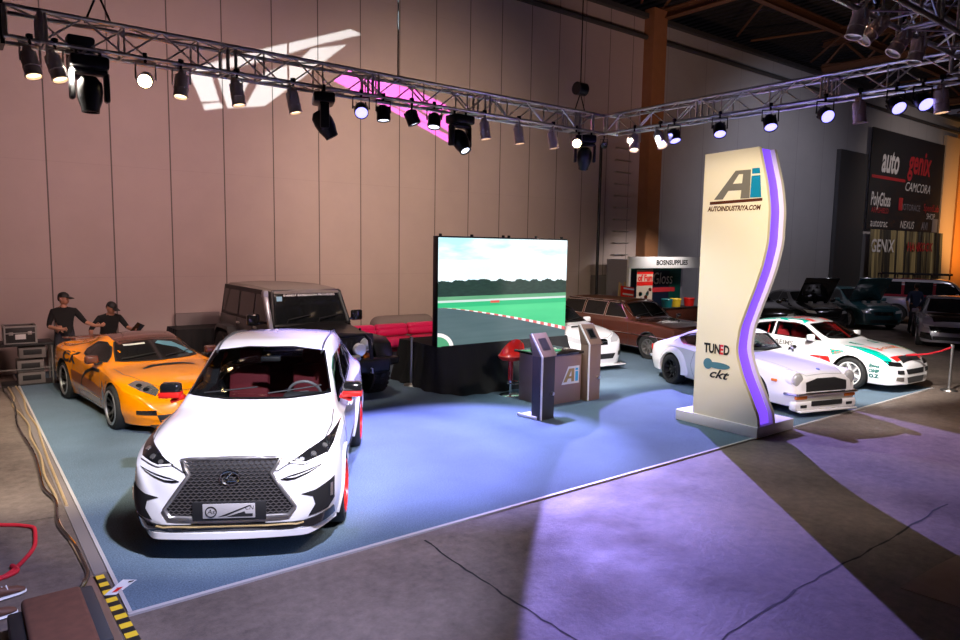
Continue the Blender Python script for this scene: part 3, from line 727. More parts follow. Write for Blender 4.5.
def build_rally():
    sp=dict(name='rally_car',label='white rally coupe with green and red race livery and spoked white wheels',fa=1.26,
     zc=[(-2.2,.6),(-2.17,.92),(-2.0,.98),(-1.5,1.12),(-1.0,1.25),(-.5,1.305),(-.1,1.305),(.1,1.27),(.75,.96),(.86,.92),(1.4,.86),(1.85,.76),(2.05,.66),(2.12,.56),(2.14,.45)],
     zs=[(-2.2,.5),(-2.1,.85),(-1.3,.92),(0,.87),(.8,.84),(1.4,.79),(1.85,.67),(2.05,.56),(2.14,.35)],
     zb=[(-2.2,.3),(-2,.2),(1.9,.17),(2.14,.2)],
     w=[(-2.2,.6),(-2.1,.8),(-1.26,.88),(-.5,.855),(.5,.855),(1.26,.885),(1.7,.86),(1.92,.79),(2.04,.70),(2.10,.6),(2.14,.48)],
     wt=[(-2.2,.5),(-1.5,.5),(-.3,.54),(.1,.53),(.75,.66),(1.2,.72),(1.9,.6),(2.14,.3)],crown=[(-2.2,.04),(-.3,.03),(.4,.07),(.8,.03),(1.5,.03),(2.14,.06)],
     tuck=[(-2.2,.07),(1.3,.09),(2.14,.07)],
     cab=(-1.4,.75),cabz=.45,xm=-.1,
     ws=[(-.62,.965),(0,.945),(.62,.965),(.5,1.22),(0,1.245),(-.5,1.22)],rw=[(-.5,1.02),(.5,1.02),(.42,1.18),(-.42,1.18)],
     side=[[(.55,.905),(-.55,.93),(-.58,1.21),(-.15,1.22),(.05,1.18)],[(-.63,.93),(-1.3,.98),(-1.05,1.13),(-.63,1.21)]])
    c=Car(sp,100); rt=c.root; WP=[(1.26,.325,.22,.89),(-1.26,.325,.22,.885)]
    sp['glassmat']='clear'; c.finish('pearl_white',WP,arch=.05); c.trims('black',.018)
    put_wheels(c,wheel(.325,.22,'white_paint',6,.74,.05,.05),WP,steer=.0)
    # livery
    P=lambda n,poly,ax,m,both=False,off=.004: c.part(n,poly,ax,m,off,.08,both=both)
    P('livery_stripe',[(-1.1,-.50),(-.3,-.56),(.04,-.53),(.04,-.36),(-.25,-.40),(-1.1,-.36)],'T','green_paint',True)
    P('livery_stripe',[(-.1,.2),(.1,.2),(.1,.34),(-.1,.36)],'T','red',True)
    P('roof_sticker',[(-.45,-.3),(-.3,-.3),(-.3,.3),(-.45,.3)],'T','red')
    P('livery_stripe',[(1.0,.70),(1.3,.55),(1.65,.52),(1.95,.60),(1.95,.74),(1.5,.76)],'T','green_paint',True)
    P('livery_stripe',[(.95,.40),(1.1,.40),(1.25,.30),(1.1,.28),(.95,.32)],'T','green_paint',True)
    P('livery_stripe',[(1.25,.40),(1.45,.44),(1.7,.36),(1.5,.34)],'T','red',True)
    P('livery_stripe',[(1.9,.1),(2.03,.1),(2.0,.5),(1.88,.55)],'T','red',True)
    P('livery_stripe',[(.45,.60),(.80,.62),(.86,.50),(.30,.42),(-.4,.46),(.2,.52)],'L','red',True)
    P('livery_stripe',[(.8,.78),(1.15,.78),(1.0,.70),(.88,.66)],'L','green_paint',True)
    P('livery_stripe',[(-1.9,.8),(-1.3,.85),(-.9,.62),(-1.0,.4),(-1.9,.5)],'L','green_paint',True,.003)
    P('livery_stripe',[(-1.9,.5),(-1.0,.4),(-.7,.3),(-1.9,.3)],'L','red',True)
    c.text('livery_lettering','REIMS','R',(-.25,.78),.14,'logo_grey',bold=.003,sx=1.2); c.text('start_number','2','R',(-.05,.58),.3,'black',bold=.012); 
    c.text('livery_lettering','REIMS','L',(-.25,.78),.14,'logo_grey',bold=.003,sx=1.2); c.text('start_number','2','L',(-.05,.58),.3,'black',bold=.012)
    c.text('livery_lettering','Carlos','R',(.98,.73),.12,'red',shear=.3); c.text('sponsor_lettering','Esso','R',(1.74,.55),.1,'green_dark',bold=.006); c.text('sponsor_lettering','OMP','R',(1.74,.45),.09,'green_dark',bold=.006); c.text('sponsor_lettering','O.Z','R',(1.74,.35),.1,'green_dark',bold=.006)
    vs_,fs_=text_polys('CASTROL',.13,0,.004,'CENTER',1.3); b=MB(); c.patch(b,[(1.55-y*1-0,x*1) for x,y in vs_],'T',.006,0,0,faces=fs_); b.build('bonnet_lettering','amber',rt,smooth=0)
    c.part('headlight',[(.42,.55),(.74,.57),(.76,.66),(.44,.63)],'F','black_gloss',.006,.05,both=True)
    c.part('bonnet_opening',[(1.92,-.36),(2.06,-.38),(2.06,.38),(1.92,.36)],'T','black',.006,.06)
    c.part('front_intake',[(-.32,.40),(.32,.40),(.36,.50),(-.36,.50)],'F','black',.006,.05)
    c.part('side_intake',[(.42,.40),(.62,.42),(.62,.49),(.42,.48)],'F','black',.006,.05,both=True)
    c.part('fog_light',[(.46,.27),(.64,.29),(.64,.36),(.46,.35)],'F','lamp_chrome',.006,.05,both=True)
    c.part('lower_intake',[(-.3,.22),(.3,.22),(.34,.34),(-.34,.34)],'F','dark_grey',.006,.05)
    c.line('door_seam',[(.58,.88),(.62,.5),(.5,.25),(-.62,.25),(-.72,.5),(-.6,.92)],'L',.01,'grey',.006,both=True)
    c.line('bonnet_seam',[(.86,.66),(1.3,.68),(1.8,.6),(1.92,.45),(1.93,0)],'T',.01,'grey',.003,both=True)
    interior(c,-.3,.35,'red_fabric',.36,back=False,dashx=.45,dashz=.86,h=.55)
    for sg in (1,-1): MB().tube([(-.9,sg*.58,.5),(-.85,sg*.46,1.2),(.05,sg*.5,1.2),(.5,sg*.62,.85)],.022,8).build('roll_bar','red',rt)
    b=MB(); b.rbox((-2.05,0,1.14),(.22,1.3,.03),.012); b.box((-2.05,.5,1.05),(.1,.03,.18)); b.box((-2.05,-.5,1.05),(.1,.03,.18)); b.build('rear_wing','pearl_white',rt)
    mirror_part(c,.42,.80,.96,'pearl_white'); wipers(c,.72,.965)
    c.place(15.45,6.42,184)
mk('reflection_sticker_blue',(.12,.3,.42),.5); mk('blue_badge',(.1,.15,.5),.3); mk('green_dark',(.0,.12,.1),.5)  # first blue serves the painted reflection and the windshield sticker
def build_jeep():
    t=thing('off_road_car','black four door off road car with grey roof and bull bar','car'); rt=t; P='black_paint_dull'
    # x forward, origin mid wheelbase; axles +-1.475
    b=MB(); b.prism([(-2.15,.55),(.78,.55),(.78,1.20),(-2.15,1.20)],-.76,.76); b.build('tub',P,rt,bevel=.03)
    b=MB(); vs=[]
    for x,w,z0,z1 in ((.76,.66,.62,1.20),(1.2,.63,.62,1.185),(1.93,.56,.62,1.13)):
        vs+=[(x,-w,z0),(x,w,z0),(x,w,z1-.05),(x,w*.9,z1),(x,0,z1+.025),(x,-w*.9,z1),(x,-w,z1-.05)]
    fs=[]
    for q in (0,7):
        for j in range(7): fs.append((q+j,q+(j+1)%7,q+7+(j+1)%7,q+7+j))
    b.add(vs,fs+[tuple(range(7))[::-1],tuple(range(14,21))]); b.build('bonnet',P,rt)
    for sg in (1,-1):
        MB().rbox((1.65,sg*.50,1.165),(.05,.03,.05),.01).build('bonnet_latch','black',rt)
    g=MB(); g.rbox((1.96,0,.87),(.06,1.18,.52),.04,seg=3); g=g.build('grille_panel',P,rt)
    for k in range(7): MB().rbox((1.992,-.27+.09*k,.87),(.01,.045,.3),.004).build('grille_slot','black',g)
    for sg in (1,-1):
        h=MB(); h.lathe([(.001,.04),(.07,.03),(.095,.01),(.105,.03),(.115,.0),(.115,-.04),(.001,-.04)],o=(1.99,sg*.44,.95),axis='X',n=28); h.build('headlight','lens',rt)
        MB().lathe([(.001,.05),(.05,.045),(.06,0),(.06,-.02),(.001,-.02)],o=(1.99,sg*.44,.76),axis='X',n=20).build('turn_lamp','amber',rt)
    # fenders
    for x in (1.475,-1.475):
        for sg in (1,-1):
            A=[(-.60,.62),(-.50,.92),(-.34,1.04),(.30,1.04),(.48,.95),(.58,.75)] if x>0 else [(-.58,.65),(-.46,.92),(-.30,1.02),(.32,1.02),(.48,.9),(.60,.62)]
            vs=[];n=len(A)
            for dx,z in A: vs+=[(x+dx,sg*.60,z),(x+dx,sg*.93,z-.01),(x+dx,sg*.94,z-.08),(x+dx,sg*.92,z-.08),(x+dx,sg*.90,z-.045),(x+dx,sg*.60,z-.045)]
            fs=[]
            for k in range(n-1):
                for j in range(6): fs.append((6*k+j,6*k+(j+1)%6,6*k+6+(j+1)%6,6*k+6+j))
            MB().add(vs,fs+[tuple(range(6)),tuple(range(6*n-6,6*n))]).build('fender',P if x>0 else 'dark_grey',rt,bevel=.008)
    wp=wheel(.43,.30,'black_metal',5,.55,.04,.07)
    k=MB()
    for i in range(30):
        a=2*PI*i/30
        for y,da in ((-.1,0),(.1,.1),(0,.05)):
            k.box((.425*math.cos(a+da),y,.425*math.sin(a+da)),(.03,.08,.055),rot=rotm(0,-(a+da),0))
    k.build('tread','rubber',wp)
    WP=[(1.475,.44,.3,.96),(-1.475,.44,.3,.96)]; wp.parent=rt
    first=True
    for (x,r,wd,wy) in WP:
        for sg in (1,-1):
            w=wp if first else dup_part(wp); first=False; w.parent=rt; w.location=(x,sg*(wy-wd/2),r); w.rotation_euler=(0,0,0 if sg>0 else PI)
    # windshield frame + hardtop
    def ring(name,pts,r,m): MB().tube([Vector(p) for p in pts],r,8,closed=True).build(name,m,rt)
    f=MB()
    wsb=[(.80,-.70,1.19),(.80,.70,1.19),(.52,.63,1.76),(.52,-.63,1.76)]
    for i in range(4): f.tube([wsb[i],wsb[(i+1)%4]],.04,8)
    f=f.build('windshield_frame',P,rt)
    q=[(.79,-.66,1.21),(.79,.66,1.21),(.53,.60,1.74),(.53,-.60,1.74)]
    g=MB().add(q+[(x-.01,y,z) for x,y,z in q],[(0,1,2,3),(7,6,5,4)]).build('windshield','dark_glass',rt,smooth=0)
    ux=Vector((0,1,0)); uy=(Vector(q[3])-Vector(q[0])).normalized()
    flat_text('sunstrip_lettering','EVEREST EXPEDITION PROVIDERS','sticker_white',g,Vector((.545,.05,1.70))+Vector((.006,0,0)),ux,uy,.056,bold=.0005,sx=1.15,off=.004)
    st=MB(); flat_poly(st,[(-.05,-.045),(.05,-.045),(.05,.045),(-.05,.045)],Vector((.575,-.52,1.645)),ux,uy,.004); st.build('windshield_sticker','reflection_sticker_blue',g,smooth=0)
    r=MB(); vs=[]
    for x,w,z in ((-2.1,.64,1.79),(-1.9,.66,1.82),(-.6,.67,1.845),(.4,.66,1.815),(.56,.64,1.78)):
        vs+=[(x,-w,z-.05),(x,-w+.05,z-.005),(x,0,z+.02),(x,w-.05,z-.005),(x,w,z-.05),(x,0,z-.05)]
    fs=[]
    for k_ in range(4):
        for j in range(6): fs.append((6*k_+j,6*k_+(j+1)%6,6*k_+6+(j+1)%6,6*k_+6+j))
    r.add(vs,fs+[tuple(range(6)),tuple(range(24,30))]); r.build('roof','roof_grey',rt)
    for sg in (1,-1):
        s_=MB().prism([(-2.12,1.18),(.74,1.18),(.50,1.78),(-2.08,1.78)],-.02,.02,T=Matrix.Translation((0,sg*.70,0))@Matrix.Rotation(sg*.09,4,'X')@Matrix.Translation((0,0,0)))
        # shear: sides lean inward with height
        s_.v=[Vector((v.x, sg*(.735-(v.z-1.18)*.13)+(.01 if i<4 else -.01), v.z)) for i,v in enumerate([Vector((p.x,p.y,1.18 if p.z<1.5 else 1.78)) for p in s_.v])]
        sd=s_.build('hardtop_side','black',rt)
        for poly in ([(.62,1.25),(-.12,1.25),(-.12,1.70),(.44,1.70)],[(-.2,1.25),(-.98,1.25),(-.98,1.70),(-.2,1.70)],[(-1.08,1.25),(-2.02,1.25),(-2.0,1.70),(-1.08,1.70)]):
            vs=[(x,sg*(.735-(z-1.18)*.13+.016),z) for x,z in poly]
            MB().add(vs,[(0,1,2,3)]).build('side_window','dark_glass',rt,smooth=0)
        for x in (.02,-.95):
            MB().rbox((x,sg*.775,1.10),(.16,.03,.04),.01).build('door_handle','satin',rt)
        for xs in ([(.72,1.19),(.72,.62),(-.14,.62),(-.14,1.19)],[(-.18,1.19),(-.18,.62),(-.85,.62),(-1.05,.95),(-1.05,1.19)]):
            MB().tube([(x,sg*.762,z) for x,z in xs],.006,4).build('door_seam','dark_grey',rt)
        b=MB(); b.rbox((.55,sg*.98,1.30),(.1,.22,.2),.035,seg=3); b.rbox((.6,sg*.84,1.24),(.05,.16,.04),.01); b.build('side_mirror','black_gloss',rt)
        MB().tube([(-1.0,sg*.86,.42),(.95,sg*.86,.42)],.04,8).build('rock_slider','black',rt)
    # snorkel on right A pillar
    b=MB(); b.rbox((.80,-.80,1.42),(.09,.09,.62),.03,rot=rotm(0,-.42,0)); b.rbox((.66,-.80,1.74),(.12,.1,.14),.03); b.build('snorkel','silver_paint',rt)
    # bumper, bull bar, winch
    b=MB(); b.rbox((2.18,0,.62),(.26,1.5,.24),.05,seg=3); 
    for sg in (1,-1): b.rbox((2.08,sg*.84,.66),(.22,.3,.14),.04,rot=rotm(0,0,sg*.4))
    b.build('front_bumper','black_metal',rt)
    b=MB(); b.tube([(2.24,-.42,.72),(2.2,-.40,1.05),(2.17,-.32,1.14),(2.17,.32,1.14),(2.2,.40,1.05),(2.24,.42,.72)],.032,10); b.build('bull_bar','black_metal',rt)
    for sg in (1,-1):
        b=MB(); b.lathe([(.001,.05),(.09,.04),(.11,.02),(.115,-.03),(.06,-.09),(.001,-.1)],o=(2.2,sg*.22,.90),axis='X',n=24); b.build('spot_lamp','lens',rt)
        MB().tube([(2.33,sg*.36,.60),(2.38,sg*.36,.6),(2.38,sg*.36,.53),(2.33,sg*.36,.53)],.014,6).build('tow_hook','satin',rt)
    MB().cyl((2.26,-.18,.78),(2.26,.18,.78),.05).build('winch','satin',rt)
    for y0,y1 in ((.08,.6),(-.5,.0)):
        MB().tube([(.86,y0,1.22),(.82,y0+.05,1.30),(.74,y1,1.36)],.009,6).build('wiper','black',rt)
    b=MB(); b.rbox((-2.26,0,.60),(.2,1.6,.22),.05); b.build('rear_bumper','black_metal',rt)
    MB().lathe([(.2,-.12),(.4,-.13),(.43,-.08),(.43,.08),(.4,.13),(.2,.12),(.001,.1),(.001,-.12)],o=(-2.30,0,1.05),axis='X',n=36).build('spare_wheel','rubber',rt)
    t.location=(5.46,13.15,0); t.rotation_euler=(0,0,-PI/2-R(1)); t.scale=(1.07,)*3
mk('roof_grey',(.2,.17,.15),.55)

def build_dark(name,label,paint,x,y,az,kind=0,bonnet_up=False):
    if kind==0: # sedan
        sp=dict(name=name,label=label,fa=1.3,
         zc=[(-2.2,.6),(-2.15,.98),(-1.6,1.02),(-1.0,1.3),(-.4,1.38),(0,1.36),(.9,.98),(1.5,.9),(2.0,.76),(2.12,.5)],
         zs=[(-2.2,.5),(-2.1,.88),(0,.88),(.9,.86),(1.9,.66),(2.12,.35)],zb=[(-2.2,.3),(-1.9,.2),(1.9,.17),(2.12,.2)],
         w=[(-2.2,.6),(-2.05,.8),(-1.3,.88),(0,.86),(1.3,.88),(1.8,.82),(2.05,.62),(2.12,.4)],wt=[(-2.2,.5),(-1.6,.62),(-.4,.54),(.1,.54),(.9,.68),(1.9,.6),(2.12,.3)],
         crown=[(-2.2,.04),(0,.04),(.5,.07),(1,.03),(2.12,.05)],tuck=[(-2.2,.06),(2.12,.06)],
         ws=[(-.62,1.0),(0,.98),(.62,1.0),(.5,1.29),(0,1.32),(-.5,1.29)],side=[[(.6,.93),(-.2,.93),(-.2,1.28),(.05,1.27)],[(-.27,.93),(-1.2,.95),(-.8,1.22),(-.27,1.29)]])
    elif kind==1: # suv / van
        sp=dict(name=name,label=label,fa=1.4,
         zc=[(-2.4,.8),(-2.35,1.5),(-2.2,1.75),(-1.5,1.8),(0,1.8),(.4,1.72),(.95,1.2),(1.1,1.14),(2.0,1.05),(2.25,.9),(2.3,.6)],
         zs=[(-2.4,.7),(-2.3,1.1),(0,1.1),(1,1.06),(2.0,.95),(2.3,.5)],zb=[(-2.4,.4),(-2.2,.3),(2.1,.3),(2.3,.35)],
         w=[(-2.4,.8),(-2.2,.9),(0,.92),(1.4,.92),(2.1,.88),(2.3,.75)],wt=[(-2.4,.6),(-2,.68),(0,.7),(.9,.74),(2.1,.7),(2.3,.5)],
         crown=[(-2.4,.04),(0,.04),(.5,.05),(1,.03),(2.3,.05)],tuck=[(-2.4,.04),(2.3,.05)],
         ws=[(-.68,1.22),(.68,1.22),(.6,1.66),(-.6,1.66)],side=[[(.8,1.17),(-.1,1.17),(-.1,1.66),(.45,1.64)],[(-.2,1.17),(-1.15,1.17),(-1.15,1.68),(-.2,1.68)],[(-1.25,1.17),(-2.2,1.17),(-2.15,1.66),(-1.25,1.68)]])
    else: # hatch, blunt nose
        sp=dict(name=name,label=label,fa=1.3,
         zc=[(-2.0,.7),(-1.95,1.1),(-1.6,1.38),(-1,1.46),(-.2,1.47),(.2,1.38),(.95,1.02),(1.1,.99),(1.7,.9),(1.95,.78),(2.05,.6),(2.08,.4)],
         zs=[(-2,.6),(-1.9,1.0),(0,.95),(1,.9),(1.7,.8),(2.0,.62),(2.08,.32)],zb=[(-2,.3),(-1.8,.2),(1.9,.17),(2.08,.2)],
         w=[(-2,.65),(-1.85,.84),(0,.87),(1.3,.89),(1.75,.85),(1.98,.72),(2.08,.5)],wt=[(-2,.45),(-1.4,.55),(.1,.56),(.95,.7),(1.8,.66),(2.08,.35)],
         crown=[(-2,.04),(0,.04),(.5,.08),(1,.03),(2.08,.06)],tuck=[(-2,.06),(2.08,.06)],
         ws=[(-.63,1.03),(0,1.01),(.63,1.03),(.52,1.38),(0,1.4),(-.52,1.38)],side=[[(.7,.98),(-.1,1.0),(-.1,1.38),(.15,1.34)],[(-.17,1.0),(-1.2,1.05),(-1.05,1.36),(-.17,1.39)]])
    c=Car(sp,46); r=.33 if kind!=1 else .38; fa=sp['fa']; hw=max(p[1] for p in sp['w'])
    WP=[(fa,r,.22,hw),(-fa,r,.22,hw)]
    c.finish(paint,WP,cabin=False)
    put_wheels(c,wheel(r,.22,'silver_paint',6,.7,.04,.04),WP)
    zz=sp['zs'][-2][1]
    c.part('headlight',[(.45,zz-.02),(.72,zz),(.76,zz+.1),(.5,zz+.07)],'F','lens',.008,.06,both=True)
    c.part('grille',[(-.35,zz-.08),(.35,zz-.08),(.38,zz+.04),(-.38,zz+.04)],'F','black_gloss',.006,.08)
    c.part('front_intake',[(-.5,.27),(.5,.27),(.5,.38),(-.5,.38)],'F','black',.006,.08)
    if bonnet_up:
        fx=.85; rt_=rotm(0,-.95,0); b=MB(); b.rbox(Vector((fx,0,.98))+rt_@Vector((.55,0,0)),(1.1,1.25,.03),.012,rot=rt_); b.build('open_bonnet',paint,c.root)
        b=MB(); b.rbox((1.4,0,.88),(.7,.9,.12),.03); [b.rbox((1.3+.2*(i%2),-.3+.2*i,.97),(.16,.12,.1),.03) for i in range(4)]; b.build('engine','satin',c.root)
    mirror_part(c,.6,.8,1.0 if kind!=1 else 1.2,paint)
    c.place(x,y,az); return c
# ------------------------------------------------------------------ setting
WY=17.1
def nt(name):
    m,N,L,b=nodes_of(name); return m,N,L,b
def mathn(N,L,op,a,b_=None,c=None):
    n=N.new('ShaderNodeMath'); n.operation=op
    for i,v in enumerate((a,b_,c)):
        if v is None: continue
        if isinstance(v,(int,float)): n.inputs[i].default_value=v
        else: L.new(v,n.inputs[i])
    return n.outputs[0]
def wall_mat(name,col,step=1.212,x0=1.727,seam=.25):
    m,N,L,b=nt(name); tc=N.new('ShaderNodeTexCoord'); sp=N.new('ShaderNodeSeparateXYZ'); L.new(tc.outputs['Object'],sp.inputs[0])
    fr=mathn(N,L,'FRACT',mathn(N,L,'DIVIDE',mathn(N,L,'SUBTRACT',sp.outputs['X'],x0-step*20),step))
    d=mathn(N,L,'ABSOLUTE',mathn(N,L,'SUBTRACT',fr,.5)); line=mathn(N,L,'GREATER_THAN',d,.5-.014/step)
    zf=mathn(N,L,'FRACT',mathn(N,L,'DIVIDE',mathn(N,L,'ADD',sp.outputs['Z'],.45),2.44)); zl=mathn(N,L,'GREATER_THAN',mathn(N,L,'ABSOLUTE',mathn(N,L,'SUBTRACT',zf,.5)),.498)
    n=N.new('ShaderNodeTexNoise'); n.inputs['Scale'].default_value=.9; n.inputs['Detail'].default_value=7; n.inputs['Roughness'].default_value=.65; L.new(tc.outputs['Object'],n.inputs['Vector'])
    # each sheet a slightly different grey
    pid=mathn(N,L,'FLOOR',mathn(N,L,'DIVIDE',mathn(N,L,'SUBTRACT',sp.outputs['X'],x0-step*20),step)); wn=N.new('ShaderNodeTexWhiteNoise'); wn.noise_dimensions='1D'; L.new(pid,wn.inputs['W'])
    f=mathn(N,L,'ADD',mathn(N,L,'MULTIPLY',n.outputs['Fac'],.22),mathn(N,L,'ADD',.86,mathn(N,L,'MULTIPLY',wn.outputs['Value'],.05)))
    f=mathn(N,L,'MULTIPLY',f,mathn(N,L,'SUBTRACT',1,mathn(N,L,'MULTIPLY',line,1-seam))); f=mathn(N,L,'MULTIPLY',f,mathn(N,L,'SUBTRACT',1,mathn(N,L,'MULTIPLY',zl,.10)))
    s=N.new('ShaderNodeVectorMath'); s.operation='SCALE'; s.inputs[0].default_value=col; L.new(f,s.inputs['Scale']); L.new(s.outputs[0],b.inputs['Base Color']); b.inputs['Roughness'].default_value=.7
    return m
M['wall']=wall_mat('wall_panels',(.46,.37,.35)); M['wall_dim_grey']=wall_mat('wall_panels_dim_grey',(.38,.36,.36),2.424,21.9,.7)  # grey copy carries the weaker light right of the pillar in its colour
def concrete():
    m,N,L,b=nt('concrete'); tc=N.new('ShaderNodeTexCoord')
    def noise(s,d,r=.6):
        n=N.new('ShaderNodeTexNoise'); n.inputs['Scale'].default_value=s; n.inputs['Detail'].default_value=d; n.inputs['Roughness'].default_value=r; L.new(tc.outputs['Object'],n.inputs['Vector']); return n.outputs['Fac']
    a=noise(.55,8); c=noise(9,9,.75); d=noise(.9,3)
    f=mathn(N,L,'ADD',mathn(N,L,'MULTIPLY',a,1.3),mathn(N,L,'MULTIPLY',c,1.0))
    r=N.new('ShaderNodeValToRGB'); L.new(mathn(N,L,'SUBTRACT',f,.65),r.inputs[0])
    r.color_ramp.elements[0].position=.2; r.color_ramp.elements[0].color=(.075,.055,.045,1); r.color_ramp.elements[1].position=.85; r.color_ramp.elements[1].color=(.26,.20,.165,1)
    L.new(r.outputs[0],b.inputs['Base Color'])
    mr=N.new('ShaderNodeMapRange'); mr.inputs['From Min'].default_value=.3; mr.inputs['From Max'].default_value=.7; mr.inputs['To Min'].default_value=.5; mr.inputs['To Max'].default_value=.72; L.new(d,mr.inputs['Value']); L.new(mr.outputs[0],b.inputs['Roughness'])
    bp=N.new('ShaderNodeBump'); bp.inputs['Strength'].default_value=.5; bp.inputs['Distance'].default_value=.015; L.new(c,bp.inputs['Height']); L.new(bp.outputs[0],b.inputs['Normal'])
    return m
def carpet():
    m,N,L,b=nt('carpet'); tc=N.new('ShaderNodeTexCoord')
    n=N.new('ShaderNodeTexNoise'); n.inputs['Scale'].default_value=75; n.inputs['Detail'].default_value=3; L.new(tc.outputs['Object'],n.inputs['Vector'])
    n2=N.new('ShaderNodeTexNoise'); n2.inputs['Scale'].default_value=1.1; n2.inputs['Detail'].default_value=5; L.new(tc.outputs['Object'],n2.inputs['Vector'])
    f=mathn(N,L,'ADD',mathn(N,L,'MULTIPLY',n.outputs['Fac'],1.5),mathn(N,L,'ADD',.0,mathn(N,L,'MULTIPLY',n2.outputs['Fac'],.5)))
    s=N.new('ShaderNodeVectorMath'); s.operation='SCALE'; s.inputs[0].default_value=(.125,.18,.235); L.new(f,s.inputs['Scale']); L.new(s.outputs[0],b.inputs['Base Color']); b.inputs['Roughness'].default_value=.95; b.inputs['Specular IOR Level'].default_value=.1
    bp=N.new('ShaderNodeBump'); bp.inputs['Strength'].default_value=.5; bp.inputs['Distance'].default_value=.004; L.new(n.outputs['Fac'],bp.inputs['Height']); L.new(bp.outputs[0],b.inputs['Normal'])
    return m
M['concrete']=concrete(); M['carpet']=carpet()
struct(MB().box((22,3,-.1),(66,40,.2)).build('floor','concrete',smooth=0))
struct(MB().box((8.585,11.3,.006),(15.23,11.6,.012)).build('floor_carpet','carpet',smooth=0),'blue grey exhibition carpet')
b=MB(); b.box((8.585,5.49,.009),(15.3,.04,.018)); b.box((.955,11.3,.009),(.03,11.6,.018)); struct(b.build('trim_1','tape_white',smooth=0))
struct(MB().box((5.0,WY+.1,5.6),(31.6,.2,11.2)).build('wall_back','wall',smooth=0))
struct(MB().box((38,WY+.1,5.6),(34.4,.2,11.2)).build('wall_back_right','wall_dim_grey',smooth=0))
struct(MB().box((55.1,3,6),(.2,40,12.6)).build('wall_right','wall_dim_grey',smooth=0)); struct(MB().box((-11,3,6),(.2,40,12.6)).build('wall_left','wall_dim_grey',smooth=0)); struct(MB().box((22,-17,6),(66,.2,12.6)).build('wall_front','wall_dim_grey',smooth=0))
mk('roof_dark',(.035,.032,.03),.8,noise=.3,nscale=2); mk('beam_brown',(.17,.075,.035),.6,noise=.25,nscale=4); mk('pillar_brown',(.32,.14,.06),.55,noise=.2,nscale=3)
b=MB(); 
for k in range(150): b.box((22-33+.22+k*.44,3,12.65),(.24,40,.1))
b.box((22,3,12.75),(66,40,.1)); struct(b.build('ceiling','roof_dark',smooth=0))
def ibeam(b,p0,p1,h=.35,w=.2):
    p0,p1=Vector(p0),Vector(p1); d=p1-p0; L_=d.length; rt=d.to_track_quat('X','Z').to_matrix(); c=(p0+p1)/2
    b.box(c,(L_,.03,h),rot=rt); b.box(c+Vector((0,0,h/2)),(L_,w,.03),rot=rt); b.box(c-Vector((0,0,h/2)),(L_,w,.03),rot=rt)
# pillar
b=MB(); b.box((20.85,16.7,5.7),(.74,.06,11.4)); b.box((20.85,16.95,5.7),(.06,.5,11.4)); b.box((20.5,16.9,5.7),(.06,.4,11.4)); b.box((21.2,16.9,5.7),(.06,.4,11.4)); struct(b.build('trim_2','pillar_brown',smooth=0),'brown steel pillar against the back wall')
n=3
for X in (9.2,21.2,33.2,45.2):
    b=MB(); ibeam(b,(X,17,11.3),(X,-14,11.1),.3,.3); ibeam(b,(X,17,12.5),(X,-14,12.5),.25,.3)
    for k in range(16): 
        y=17-2*k; b.cyl((X,y,11.4),(X,y-1,12.4),.06,n=6); b.cyl((X,y-1,12.4),(X,y-2,11.4),.06,n=6)
    struct(b.build('trim_%d'%n,'beam_brown',smooth=0),'brown steel roof girder'); n+=1
for Y in (14.3,10.8,7.3,3.8,.3):
    b=MB(); ibeam(b,(-10,Y,11.75),(54,Y,11.75),.3,.22); struct(b.build('trim_%d'%n,'beam_brown',smooth=0),'brown steel purlin'); n+=1
b=MB()
for X in range(9,54,6): b.cyl((X,16.9,11.5),(X+5,11,12.3),.05,n=6); b.cyl((X+5,16.9,11.5),(X,11,12.3),.05,n=6)
struct(b.build('trim_%d'%n,'beam_brown',smooth=0),'roof cross bracing'); n+=1
b=MB(); b.tube([(8,16.98,10.45),(20.7,16.98,10.42),(21.8,16.98,10.42),(52,16.98,10.38)],.09,8); b.box((31,17.0,11.15),(46,.2,.16)); struct(b.build('trim_%d'%n,'dark_grey',smooth=0),'dark pipe along the top of the wall'); n+=1
# dark cladding, side panel and light-tinted end bays
struct(MB().box((36.9,16.98,3.95),(3.0,.2,7.9)).build('trim_20','dark_grey',smooth=0),'dark lower wall panel left of the banner')
struct(MB().box((53,16.95,5.2),(4.0,.25,10.4)).build('trim_21','orange_lit_wall',smooth=0),'wall bay with orange light put into its colour')  # orange lamp light is put into this bay's colour
mk('crack',(.012,.01,.009),.8); mk('warm_lit_wall',(.6,.42,.26),.7)
struct(MB().box((49.8,16.98,5.0),(2.2,.16,10.0)).build('trim_22','warm_lit_wall',smooth=0),'wall bay right of the banner with warm light put into its colour')  # orange-lit stretch of wall, its light put into the beige
b=MB()
def crack(pts,w=.02):
    random.seed(len(pts)+3); P=[]
    for i in range(len(pts)-1):
        for k in range(10):
            t=k/10; P.append((pts[i][0]*(1-t)+pts[i+1][0]*t+random.uniform(-.015,.015),pts[i][1]*(1-t)+pts[i+1][1]*t+random.uniform(-.015,.015)))
    for i in range(len(P)-1):
        d=Vector((P[i+1][0]-P[i][0],P[i+1][1]-P[i][1],0)).normalized(); s=Vector((-d.y,d.x,0))*w*random.uniform(.25,.6); a,c=Vector((*P[i],.002)),Vector((*P[i+1],.002))
        b.add([a+s,a-s,c-s,c+s],[(0,1,2,3)])
crack([(3.48,5.34),(3.43,4.3),(3.44,3.34),(3.4,2.0)]); crack([(3.8,2.66),(4.29,2.66),(5.6,2.72),(6.99,2.7),(9.0,2.75)],.022); crack([(.2,8.05),(.85,7.95)],.012); crack([(-2,8.1),(.2,8.05)],.012)
struct(b.build('trim_23','crack',smooth=0),'dark joints in the concrete')
